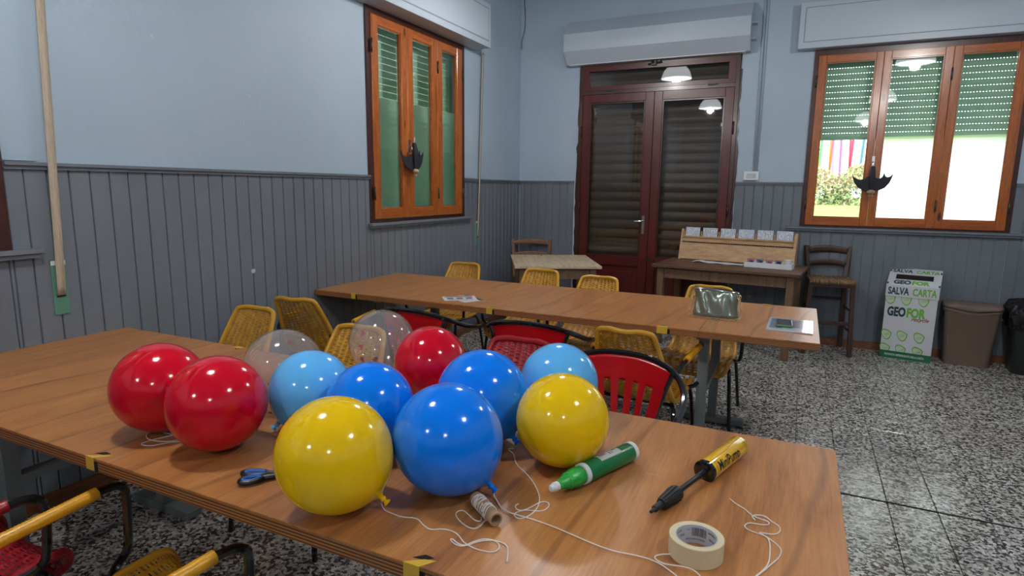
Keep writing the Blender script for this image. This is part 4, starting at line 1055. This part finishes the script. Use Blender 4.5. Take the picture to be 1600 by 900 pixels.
mb.build('ring', GO, t_)
# magazine and phone
t_ = thing('magazine', 'glossy pale magazine near the right end of the rear table, under a phone', 'magazine', (2.962, -2.965, TZ), R(-1))
mb = MB(); mb.box((0, 0, .003), (.218, .325, .0055), ch=.0008); mb.build('pages', plain('glossy_white_paper', hexc(204, 212, 224), .12, coat=.6), t_)
mb = MB(); mb.box((-.065, .01, .00605), (.06, .25, .0002)); mb.box((.035, .03, .00605), (.10, .20, .0002)); mb.build('cover_picture', plain('blue_grey_print', hexc(132, 146, 170), .15, coat=.6), t_)
t_ = thing('phone', 'dark phone in a green case lying on the magazine', 'phone', (2.932, -2.972, TZ + .0062), R(2))
mb = MB(); mb.box((0, 0, .007), (.078, .158, .013), ch=.004); mb.build('case', plain('green_case', hexc(96, 132, 92), .4), t_)
mb = MB(); mb.box((0, 0, .0138), (.070, .148, .0006)); mb.build('screen', plain('dark_screen', hexc(44, 40, 46), .1, coat=.5), t_)
mb = MB(); mb.box((.037, -.01, .0139), (.004, .13, .0006)); mb.build('side_stripe', M['whitep'], t_)
# flyers
FP = plain('flyer_paper', hexc(214, 216, 222), .4); NV = plain('navy_print', hexc(56, 58, 84), .5); RD = plain('dark_red_print', hexc(120, 44, 50), .5)
t_ = thing('flyer', 'white printed flyer on the rear table, lower of the two overlapping', 'flyer', (1.09, -3.115, TZ), R(-30))
mb = MB().box((0, 0, .0006), (.21, .148, .0009)).build('sheet', FP, t_); MB().box((0, .058, .0012), (.205, .03, .0002)).build('header_print', NV, t_)
t_ = thing('flyer', 'white flyer with small dark pictures, lying on top of another flyer', 'flyer', (1.05, -3.13, TZ + .0014), R(38))
MB().box((0, 0, .0006), (.21, .148, .0009)).build('sheet', FP, t_)
for dx, mm in ((-.06, NV), (0, RD), (.06, RD)): MB().box((dx, .0, .0012), (.04, .045, .0002)).build('picture', mm, t_)
MB().box((0, .055, .0012), (.18, .02, .0002)).build('header_print', NV, t_)
MB().box((0, -.05, .0012), (.15, .008, .0002)).build('text_line', NV, t_)

# ------------------------------------------------------------------ rustic tables
def rustic(name, label, cx, cy, w_, d_, hz, deg, mt, ml, planks=4):
    t_ = thing(name, label, 'table', (cx, cy, 0), R(deg))
    for i in range(planks):
        pw = d_ / planks; MB().box((0, -d_ / 2 + pw * (i + .5), hz - .0125), (w_, pw - .0015, .025), ch=.002).build('plank', mt, t_)
    for sx in (-1, 1):
        for sy in (-1, 1):
            MB().box((sx * (w_ / 2 - .075), sy * (d_ / 2 - .065), (hz - .026) / 2), (.06, .06, hz - .026), ch=.003).build('leg', ml, t_)
    mb = MB()
    for sy in (-1, 1): mb.box((0, sy * (d_ / 2 - .055), hz - .08), (w_ - .22, .02, .09))
    for sx in (-1, 1): mb.box((sx * (w_ / 2 - .065), 0, hz - .08), (.02, d_ - .20, .09))
    mb.build('apron', ml, t_); return t_
rustic('wooden_table', 'small pale worn wooden table left of the door', .785, -.875, .80, .95, .751, 28, M['rawwood'], M['rawleg'])
rustic('wooden_table', 'dark brown wooden table under the window holding the card rack', 2.40, -.455, 1.27, .72, .76, -5.5, M['brown'], M['brownleg'], 3)

# rustic ladder-back chairs
def ladder_chair(name, label, cx, cy, deg, sh, bh, w_, d_, mat, slats, seat='rush'):
    t_ = thing(name, label, 'chair', (cx, cy, 0), R(deg))
    # faces local -y ; back at +y
    sp = .02
    for s in (-1, 1):
        mb = MB(); mb.bar((s * (w_ / 2 + sp * .4), -d_ / 2 - .01, 0), (s * (w_ / 2 - .012), -d_ / 2 + .012, sh + .005), .036, .036); mb.build('leg', mat, t_)
        mb = MB(); mb.bar((s * (w_ / 2 - .01), d_ / 2 + .01, 0), (s * (w_ / 2 - .022), d_ / 2 - .02, sh + .0), .038, .034); mb.bar((s * (w_ / 2 - .022), d_ / 2 - .02, sh), (s * (w_ / 2 + .006), d_ / 2 + .05, bh), .032, .036); mb.build('leg', mat, t_)
    for (z, hh) in slats:
        k_ = (z - sh) / (bh - sh); hw = w_ / 2 - .03 + .022 * k_; yy = d_ / 2 - .02 + .07 * k_
        mb = MB()
        def fn(u, v, hw=hw, yy=yy, z=z, hh=hh): x = (u * 2 - 1) * hw; return Vector((x, yy + .022 * (1 - (u * 2 - 1) ** 2), z + (v - .5) * hh + (.022 * (1 - (u * 2 - 1) ** 2) if v > .3 else .008 * (1 - (u * 2 - 1) ** 2))))
        mb.grid(fn, 14, 3); o = mb.build('back_slat', mat, t_); s_ = o.modifiers.new('s', 'SOLIDIFY'); s_.thickness = .016
    mb = MB()
    for s in (-1, 1):
        for z in (.22, .40):
            if z < sh - .08: mb.tube([(s * (w_ / 2 - .002), -d_ / 2, z), (s * (w_ / 2 - .014), d_ / 2, z)], .010, 8)
    mb.build('side_rung', mat, t_)
    mb = MB(); mb.box((0, -d_ / 2, sh * .44), (w_ - .03, .018, .034), ch=.003); mb.box((0, -d_ / 2 + .006, sh - .03), (w_ - .045, .022, .04)); mb.tube([(-w_ / 2 + .02, d_ / 2, sh * .7), (w_ / 2 - .02, d_ / 2, sh * .7)], .011, 8); mb.build('front_rail', mat, t_)
    # seat of woven rush
    RU = bpy.data.materials.get('woven_rush')
    if not RU:
        RU, tt, pp = newmat('woven_rush'); v = mapping(tt, 'Object', (90, 8, 1))
        c_ = ramp(tt, noise(tt, v, 1.2, 3, .7), [(.35, hexc(74, 54, 36)), (.65, hexc(150, 118, 82))]); tt.links.new(c_, pp.inputs['Base Color']); pp.inputs['Roughness'].default_value = .8
        bump(tt, pp, noise(tt, v, 1.2, 3, .7), .8, .01)
    mb = MB(); n = 30
    for i in range(n):
        x0 = -w_ / 2 - .004 + (w_ + .008) * (i + .5) / n; zz = .004 * math.cos(math.pi * (x0 / (w_ / 2))) 
        P = [(x0, -d_ / 2 - .012, sh - .022), (x0, -d_ / 2 - .022, sh - .004), (x0, -d_ / 2 + .01, sh + .010), (x0, 0, sh + .002 - zz), (x0, d_ / 2 - .03, sh + .008), (x0, d_ / 2 - .005, sh - .005)]
        mb.tube(chaikin(P, 1), w_ / n * .62, 6)
    o = mb.build('rush_seat', RU, t_); return t_
ladder_chair('bar_chair', 'tall dark wooden bar chair with rush seat under the window', 3.24, -.245, 6, .665, .945, .36, .36, M['stool'], [(.905, .05), (.785, .035)])
ladder_chair('wooden_chair', 'brown wooden chair behind the small pale table in the corner', .30, -.33, 22, .45, .875, .42, .38, M['chairw'], [(.835, .045), (.70, .04)])

# ------------------------------------------------------------------ card rack, tray, paper
HZ = .76
t_ = thing('card_rack', 'light wooden rack holding six number cards on the dark table', 'rack', (2.415, -.17, HZ), R(-8))
for s in (-1, 1):
    MB().prism([(-.075, 0), (.06, 0), (.06, .295), (.03, .30), (-.005, .295)], 0, .02, Matrix(((0, 0, 1, s * .53 - .01), (1, 0, 0, 0), (0, 1, 0, 0), (0, 0, 0, 1)))).build('side_board', M['rack'], t_)
mb = MB(); Tt = Matrix.Translation((0, -.047, .0855)) @ Matrix.Rotation(R(-13), 4, 'X'); mb.box((0, 0, 0), (1.04, .012, .165), M_=Tt); mb.build('front_panel', M['rack'], t_)
mb = MB(); mb.box((0, -.016, .196), (1.04, .012, .034), M_=None); mb.build('middle_rail', M['rack'], t_)
mb = MB(); mb.box((0, -.014, .226), (1.04, .03, .014)); mb.build('top_ledge', M['rack'], t_)
mb = MB(); mb.box((0, .045, .12), (1.04, .01, .235)); mb.build('back_board', M['rack'], t_)
mb = MB(); rn = random.Random(5)
for i in range(40): mb.box((-.50 + i * .0255, -.012, .174), (rn.uniform(.006, .022), .02, rn.uniform(.004, .011)))
mb.build('slot_contents', plain('mixed_dark_slips', hexc(84, 68, 60), .7), t_)
for i in range(7): MB().box((-.515 + i * 1.03 / 6, .012, .245), (.012, .01, .075)).build('divider', M['rack'], t_)
CW = plain('white_card', hexc(216, 222, 230), .45); CB = plain('blue_black_numbers', hexc(64, 74, 108), .6); CL = plain('pale_blue_cells', hexc(176, 194, 222), .6)
for i in range(6):
    cx = -.43 + i * .172
    c_, s_ = math.cos(R(-8)), math.sin(R(-8)); wx, wy = 2.415 + c_ * cx - s_ * .002, -.17 + s_ * cx + c_ * .002
    k_ = thing('number_card', 'x', 'card', (wx, wy, HZ + .2335), R(-8 + rn.uniform(-2, 2)), 'number cards on the rack')
    k_['label'] = ('white bingo card with number grid, ' + ['first', 'second', 'third', 'fourth', 'fifth', 'sixth and last'][i] + ' from the left on the wooden rack')
    k_.rotation_euler[0] = R(-8)
    MB().box((0, 0, .043), (.140, .002, .086), ch=.0005).build('card', CW, k_)
    mb = MB(); ml = MB(); rr_ = random.Random(20 + i)
    for r_ in range(6):
        for cc in range(9):
            if rr_.random() < .5: mb.box((-.060 + cc * .015, -.0013, .010 + r_ * .0132), (rr_.choice((.006, .0085)), .0006, .0068))
            elif rr_.random() < .5: ml.box((-.060 + cc * .015, -.0012, .010 + r_ * .0132), (.012, .0004, .010))
    mb.build('numbers', CB, k_)['kind'] = 'stuff'; ml.build('blank_cells', CL, k_)['kind'] = 'stuff'
TR = (2.735, -.455); ta = R(-8)
t_ = thing('tray', 'white compartment tray on the dark table in front of the rack', 'tray', (TR[0], TR[1], HZ), ta)
mb = MB(); w_, d_, h_ = .40, .15, .045
mb.box((0, 0, .003), (w_, d_, .005)); mb.box((0, -d_ / 2, h_ / 2), (w_, .004, h_)); mb.box((0, d_ / 2, h_ / 2), (w_, .004, h_)); mb.box((-w_ / 2, 0, h_ / 2), (.004, d_, h_)); mb.box((w_ / 2, 0, h_ / 2), (.004, d_, h_))
mb.build('box', M['whitep'], t_)
for i in range(4): MB().box((-w_ / 2 + w_ / 5 * (i + 1), 0, h_ / 2), (.003, d_ - .004, h_ - .004)).build('divider', M['whitep'], t_)
CUPM = pane_mat('clear_cup_plastic', (.92, .93, .95, 1), 1.4)
cc = [(hexc(40, 90, 190), 'blue'), (hexc(160, 30, 90), 'crimson'), (hexc(40, 100, 180), 'blue and violet'), (hexc(50, 40, 90), 'dark violet')]
chipm = [plain('chip_' + n_.split()[0], c_, .3) for c_, n_ in cc]; pinkm = plain('chip_pink', hexc(200, 120, 150), .3)
for i in range(5):
    lx = -w_ / 2 + w_ / 5 * (i + .5); X = TR[0] + math.cos(ta) * lx; Y = TR[1] + math.sin(ta) * lx
    if i < 4:
        k_ = thing('cup', 'clear plastic cup of ' + cc[i][1] + ' counters, ' + ['first', 'second', 'third', 'fourth'][i] + ' compartment of the white tray', 'cup', (X, Y, HZ + .006), ta, 'cups of counters in the tray')
        MB().lathe([(0, 0), (.024, 0), (.034, .066), (.036, .067), (.0335, .066), (.0235, .0015), (0, .0015)], 20).build('cup_wall', CUPM, k_)
        for q, mm in ((0, chipm[i]), (1, pinkm if i in (0, 2) else chipm[(i + 1) % 4])):
            mb = MB(); rn2 = random.Random(i * 7 + q)
            for _ in range(26):
                a, r_ = rn2.random() * 6.28, math.sqrt(rn2.random()) * .019; z = .005 + .048 * rn2.random() if q == 0 else .035 + .022 * rn2.random()
                T = Matrix.Translation((r_ * math.cos(a), r_ * math.sin(a), z)) @ Euler((rn2.random() * 3, rn2.random() * 3, 0)).to_matrix().to_4x4()
                mb.lathe([(0, -.0012), (.0068, -.0012), (.0068, .0012), (0, .0012)], 8, T, False)
            o = mb.build('counters', mm, k_); o['kind'] = 'stuff'
    else:
        k_ = thing('cup', 'empty white plastic cup at the right end of the tray', 'cup', (X, Y, HZ + .006), ta)
        MB().lathe([(0, 0), (.024, 0), (.033, .07), (.036, .072), (.0335, .072), (.023, .002), (0, .002)], 24).build('cup_wall', M['whitep'], k_)
mb = MB()
mb.grid(lambda u, v: Vector((-.235 + .47 * u, -.07 + .14 * v + .01 * math.sin(u * 5), .004 + .010 * math.exp(-((u - .12) / .08) ** 2) + .005 * math.sin(9 * u + 2 * v) ** 2)), 30, 8)
o = mb.build('paper_sheet', CW, None, (2.285, -.375, HZ), (0, 0, R(-8))); tag(o, 'crumpled white paper sheet lying left of the white tray', 'paper')
s_ = o.modifiers.new('s', 'SOLIDIFY'); s_.thickness = .0012

# ------------------------------------------------------------------ recycling box
t_ = thing('recycling_box', 'white and green cardboard paper-recycling box standing against the wainscot', 'bin', (3.905, -.155, 0), R(-11))
CBW = plain('white_cardboard', hexc(206, 208, 214), .6); CG = plain('dark_green_print', hexc(22, 104, 66), .6); LG = plain('light_green_print', hexc(110, 178, 62), .6); DG = plain('dark_teal_print', hexc(24, 62, 60), .6); RR = plain('dark_red_script', hexc(150, 40, 44), .6)
bw, bd = .375, .285; fy = -bd / 2
mb = MB(); mb.box((0, 0, .29), (bw, bd, .58)); mb.build('body', CBW, t_)
mb = MB(); mb.box((0, fy - .0005, .035), (bw + .001, .0012, .066)); mb.box((-bw / 2 - .0006, 0, .28), (.0012, bd, .56)); mb.build('green_band', CG, t_)
hd = MB(); T = Matrix(((0, 0, 1, -bw / 2 - .006), (1, 0, 0, 0), (0, 1, 0, 0), (0, 0, 0, 1)))
hd.prism([(fy - .006, .555), (fy - .006, .655), (bd / 2 + .004, .775), (bd / 2 + .004, .555)], 0, bw + .012, T)
hood = hd.build('hood', CBW, t_)
L0_ = Vector((0, fy - .006, .655)); L1_ = Vector((0, bd / 2 + .004, .775)); sl = (L1_ - L0_); ang = math.atan2(sl.z, sl.y)
def onlid(x, s, z=.0006): p = L0_ + sl.normalized() * s; return (x, p.y - math.sin(ang) * z, p.z + math.cos(ang) * z)
Tl = Matrix.Translation(onlid(0, .155, .0)) @ Matrix.Rotation(ang, 4, 'X')
MB().box((0, 0, .0), (.275, .085, .003), M_=Tl).build('slot_opening', M['dark'], hood)
text('SALVA', .086, DG, hood, (-.176, fy - .0068, .576), (R(90), 0, 0), .0028, .0002, fit=.155)
text('CARTA', .086, LG, hood, (.004, fy - .0068, .576), (R(90), 0, 0), .0028, .0002, fit=.172)
text('SALVA', .075, DG, hood, onlid(-.172, .238), (ang, 0, 0), .003, .0002, fit=.152)
text('CARTA', .075, LG, hood, onlid(.004, .238), (ang, 0, 0), .003, .0002, fit=.172)
text('GEO', .09, DG, hood, onlid(-.145, .028), (ang, 0, 0), .005, .0002, fit=.128)
text('FOR', .09, LG, hood, onlid(-.012, .028), (ang, 0, 0), .005, .0002, fit=.130)
for sx in (-1, 1):
    for s in (.03, .26): MB().box((0, 0, 0), (.012, .03, .002), M_=Matrix.Translation(onlid(sx * .186, s, 0)) @ Matrix.Rotation(ang, 4, 'X')).build('side_slit', M['dark'], hood)
text('GEO', .108, DG, t_, (-.165, fy - .0008, .385), (R(90), 0, 0), .0055, .0002, fit=.136)
text('FOR', .108, LG, t_, (-.024, fy - .0008, .385), (R(90), 0, 0), .0055, .0002, fit=.138)
text('recycle', .045, RR, t_, (.015, fy - .0008, .355), (R(90), 0, 0), .0008, .0002, shear=.4, fit=.128)
text('RACCOLTA DIFFERENZIATA DELLA CARTA', .024, CBW, t_, (-.15, fy - .0015, .028), (R(90), 0, 0), .0009, .0002, fit=.29)
PG = plain('pale_green_print', hexc(196, 212, 186), .6)
def leafm(cx, cz, zmin=.0, zmax=9):
    sz = .036
    def cl_(z): return min(max(z, zmin), zmax)
    outer = []; inner = []
    for i in range(24):
        a = i / 24 * 2 * math.pi; x = sz * 1.1 * math.cos(a); z = sz * 1.75 * math.sin(a) * abs(math.sin(a / 2)) ** .8
        x, z = x * math.cos(.42) - z * math.sin(.42), x * math.sin(.42) + z * math.cos(.42)
        outer.append((x, z)); inner.append((x * .84 - .002, z * .80 - .001))
    mb = MB()
    for i in range(24):
        j = (i + 1) % 24; q = [outer[i], outer[j], inner[j], inner[i]]
        q = [(cx + a, cl_(cz + b_)) for a, b_ in q]
        if abs(q[0][1] - q[3][1]) + abs(q[1][1] - q[2][1]) + abs(q[0][0] - q[1][0]) < 1e-5: continue
        try: mb.bm.faces.new([mb.bm.verts.new((a, fy - .0006, b_)) for a, b_ in q])
        except Exception: pass
    for (a, b_, c_, d_) in ((-.02, -.012, .022, .010), (-.008, -.005, -.004, .010), (.006, .002, .010, .014), (-.004, -.004, .012, -.008), (.006, .003, .02, -.002)):
        if zmin < cz + min(b_, d_) - .002 and cz + max(b_, d_) < zmax: mb.bar((cx + a, fy - .0006, cz + b_), (cx + c_, fy - .0006, cz + d_), .005, .0008)
    mb.build('leaf_emblem', LG, t_, recalc=False)
    fm = MB(); fm.bm.faces.new([fm.bm.verts.new((cx + a, fy - .0004, cl_(cz + b_))) for a, b_ in inner if True]); fm.build('leaf_fill', PG, t_, recalc=False)
for x in (-.15, -.032, .092): leafm(x, .215)
for x in (-.15, -.032, .092): leafm(x, .088, .069)
for x in (-.15, -.032, .092): leafm(x, .535, 0, .555)

# ------------------------------------------------------------------ brown hamper and black bin
t_ = thing('laundry_bin', 'brown plastic wicker-look bin with lid between the box and the black bin', 'bin', (4.335, -.155, 0), R(-6))
HB, tt, pp = newmat('brown_embossed_plastic'); setp(pp, Base_Color=hexc(112, 94, 82), Roughness=.5)
vv = nd(tt, 'ShaderNodeTexChecker'); vv.inputs['Scale'].default_value = 90; tt.links.new(mapping(tt, 'Object', (1, 1, 1)), vv.inputs['Vector']); bump(tt, pp, vv.outputs['Fac'], .35, .002)
def rrect(w_, d_, r_, z, n=6, dy=0.):
    P = []
    for cx, cy, a0 in ((w_ / 2 - r_, d_ / 2 - r_, 0), (-w_ / 2 + r_, d_ / 2 - r_, 90), (-w_ / 2 + r_, -d_ / 2 + r_, 180), (w_ / 2 - r_, -d_ / 2 + r_, 270)):
        for i in range(n + 1):
            a = R(a0 + 90 * i / n); P.append(Vector((cx + r_ * math.cos(a), cy + r_ * math.sin(a) + dy, z)))
    Q = []
    for i, p in enumerate(P):
        Q.append(p); q = P[(i + 1) % len(P)]
        if (i + 1) % (n + 1) == 0: Q += [p.lerp(q, j / 10) for j in range(1, 10)]
    return Q
def dip(P, k_): return [Vector((p.x, p.y, p.z - k_ * math.exp(-(p.x / .11) ** 2) * (1 if p.y < 0 else 0))) for p in P]
def loft(rings, mat, name, parent, caps=True):
    mb = MB(); V = [[mb.bm.verts.new(p) for p in r_] for r_ in rings]; n = len(V[0])
    for A, B in zip(V, V[1:]):
        for k_ in range(n):
            f_ = mb.bm.faces.new((A[k_], A[(k_ + 1) % n], B[(k_ + 1) % n], B[k_])); f_.smooth = True
    if caps: mb.bm.faces.new(V[0][::-1]); mb.bm.faces.new(V[-1])
    o = mb.build(name, mat, parent); return o
loft([rrect(.31, .22, .04, .001, 12), rrect(.315, .225, .045, .01, 12), dip(rrect(.385, .27, .05, .470, 12), .035), dip(rrect(.40, .28, .05, .476, 12), .035), dip(rrect(.40, .28, .05, .492, 12), .035)], HB, 'body', t_)
HP = plain('brown_smooth_plastic', hexc(116, 98, 86), .4)
loft([dip(rrect(.405, .285, .05, .498, 12), .022), dip(rrect(.41, .29, .05, .512, 12), .020), rrect(.40, .28, .05, .522, 12), rrect(.30, .2, .05, .53, 12), rrect(.1, .05, .02, .533, 12)], HP, 'lid', t_)
MB().box((-.188, -.06, .43), (.02, .05, .03), rz=.1).build('handle_hole', M['dark'], t_)
t_ = thing('waste_bin', 'black waste bin lined with a black bag at the right picture edge', 'bin', (4.80, -.235, 0), R(-5))
BK = plain('black_bin_plastic', hexc(30, 34, 36), .45)
loft([rrect(.36, .28, .06, .001), rrect(.37, .29, .06, .01), rrect(.44, .34, .07, .50), rrect(.46, .36, .07, .51), rrect(.46, .36, .07, .525)], BK, 'bin_body', t_)
BG, tt, pp = newmat('black_bag_film'); setp(pp, Base_Color=hexc(22, 24, 28), Roughness=.18); bump(tt, pp, noise(tt, mapping(tt, 'Object'), 22, 5, .6, 1.), .9, .02)
rn = random.Random(9); rings = []
for z, w_, d_ in ((.37, .45, .35), (.42, .475, .375), (.47, .485, .385), (.53, .49, .39), (.565, .46, .36), (.585, .36, .27), (.575, .22, .15), (.60, .08, .05)):
    rings.append([p + Vector((rn.uniform(-.009, .009), rn.uniform(-.009, .009), rn.uniform(-.012, .012))) for p in rrect(w_, d_, min(.08, d_ * .35), z, 10)])
loft(rings, BG, 'bin_bag', t_, False)

# ------------------------------------------------------------------ bats hanging on the window handles
BTM = plain('black_felt', hexc(26, 30, 38), .7); BH = plain('beige_yarn', hexc(168, 142, 120), .9)
def bat(label, loc, rz):
    t_ = thing('bat_decoration', label, 'decoration', loc, rz)
    # local: x across, z up, -y towards the room. origin = wing centre line
    Pz = Matrix(((1, 0, 0, 0), (0, 0, -1, 0), (0, 1, 0, 0), (0, 0, 0, 1)))
    low = [(.0, -.066), (.05, -.064), (.09, -.042), (.118, -.002), (.13, .035), (.137, .068)]
    tops = {-1: [(.122, .042), (.10, .026), (.075, .02), (.05, .028), (.03, .045), (.012, .05), (0, .03)], 1: [(.118, .046), (.100, .040), (.085, .050), (.077, .076), (.068, .044), (.052, .03), (.03, .032), (.012, .05), (0, .03)]}
    for s in (-1, 1):
        P = [(s * a, b_) for a, b_ in low + tops[s]]
        if s < 0: P = P[::-1]
        T = Matrix.Rotation(s * R(6), 4, 'Z') @ Pz
        MB().prism(P, 0, .006, T).build('wing', BTM, t_)
    mb = MB(); mb.tube(chaikin([(0, -.006, .125), (0, -.014, .08), (0, -.016, .02), (0, -.014, -.055)], 2), .02, 10, rfn=lambda q: .010 + .012 * math.sin(math.pi * min(1, q * .9 + .1))); mb.build('body', BTM, t_)
    mb = MB(); mb.tube([(0, -.008, .12), (0, -.012, .165)], .004, 6); mb.build('hanging_loop', M['whitep'], t_)
    hd = MB().sph((0, -.020, -.076), .021, 14, 10, (1.35, 1, .85)).build('head', BH, t_)
    mb = MB(); rn = random.Random(4)
    for i in range(16):
        a = rn.uniform(-.9, .9); mb.tube([(0, -.018, -.08), (.03 * math.sin(a), -.018 + rn.uniform(-.012, .012), -.085 - .03 * math.cos(a))], .0016, 4)
    mb.build('hair', BH, hd); t_.scale = (1.16, 1.1, 1.12); return t_
bat('black felt bat hanging head-down on the bright window at the right', (3.507, -.078, 1.535), 0)
bat('black felt bat hanging head-down on the side window', (.078, -2.215, 1.66), R(90))

# ------------------------------------------------------------------ outdoors
GR, tt, pp = newmat('lawn_green'); c_ = ramp(tt, noise(tt, mapping(tt, 'Position'), 3, 6, .7), [(.3, hexc(96, 128, 50)), (.7, hexc(150, 172, 84))]); tt.links.new(c_, pp.inputs['Base Color']); pp.inputs['Roughness'].default_value = .9
o = MB().grid(lambda u, v: Vector((-25 + 60 * u, .32 + 40 * v, .80 + .27 * min(1, v * 6))), 2, 12).build('lawn', GR); o['kind'] = 'structure'; o['label'] = 'bright lawn outside the window'
HG = [plain('hedge_green', hexc(120, 150, 100), .8), plain('hedge_ochre', hexc(204, 176, 146), .8), plain('hedge_olive', hexc(180, 184, 130), .8)]
hedge = thing('hedge', 'ochre and green leafy hedge outside the window at the right', 'hedge', (0, 0, 0))
def bush(cx, cy, w_, h_, seed):
    rn = random.Random(seed)
    st = MB().tube([(0, 0, 0), (.05, 0, h_ * .6)], .05, 6).build('bush_stem', M['stool'], hedge, (cx, cy, 1.05))
    for mi, mm in enumerate(HG):
        mb = MB()
        for _ in range(1300 if mi else 1500):
            a, e = rn.random() * 6.283, rn.random() * 1.45; r_ = .75 + .3 * rn.random()
            p = Vector((w_ / 2 * r_ * math.cos(a) * math.cos(e), .7 * r_ * math.sin(a) * math.cos(e), h_ * r_ * math.sin(e) * .95))
            if mi == 0 and p.z > h_ * .5 and rn.random() < .8: continue
            if mi == 1 and p.z < h_ * .35 and rn.random() < .7: continue
            s = .035 + .04 * rn.random(); q = Euler((rn.random() * 6, rn.random() * 6, 0)).to_matrix()
            vs = [mb.bm.verts.new(p + q @ Vector(d)) for d in ((-s, 0, 0), (0, -s * .5, .01), (s, 0, 0), (0, s * .5, .01))]
            mb.bm.faces.new(vs)
        o = mb.build('foliage', mm, st, recalc=False); o['kind'] = 'stuff'
for i, (cx, w_, h_) in enumerate(((-.6, 2.4, 1.15), (1.3, 2.5, 1.2), (3.0, 2.4, 1.15), (4.6, 2.4, 1.22), (6.4, 2.5, 1.15), (8.2, 2.5, 1.2), (10.1, 2.5, 1.15))):
    bush(cx, 14, w_, h_, 60 + i)
t_ = thing('picket_fence', 'fence of rainbow coloured pickets beyond the hedge outside', 'fence', (0, 17, 0))
PCOL = [hexc(220, 60, 90), hexc(60, 130, 220), hexc(60, 190, 210), hexc(90, 200, 90), hexc(240, 210, 50), hexc(240, 140, 50), hexc(220, 140, 220), hexc(160, 90, 200)]
PM = [plain('picket_paint', c_, .5) for c_ in PCOL]
pk = {}
for i in range(72):
    x = -.6 + i * .15; k_ = (i * 3 // 4) % 8
    if k_ not in pk: pk[k_] = MB().box((0, 0, 2.3), (.075, .03, 1.9)).build('picket', PM[k_], t_); o = pk[k_]
    else: o = bpy.data.objects.new('picket', pk[k_].data); COL.objects.link(o); o.parent = t_
    o.location = (x, 0, 0); o.rotation_euler = (0, R(random.uniform(-4, 4)), 0)
mb = MB(); mb.box((5.3, .04, 1.7), (14, .03, .06)); mb.box((5.3, .04, 2.85), (14, .03, .06)); mb.build('fence_rail', M['whitep'], t_)
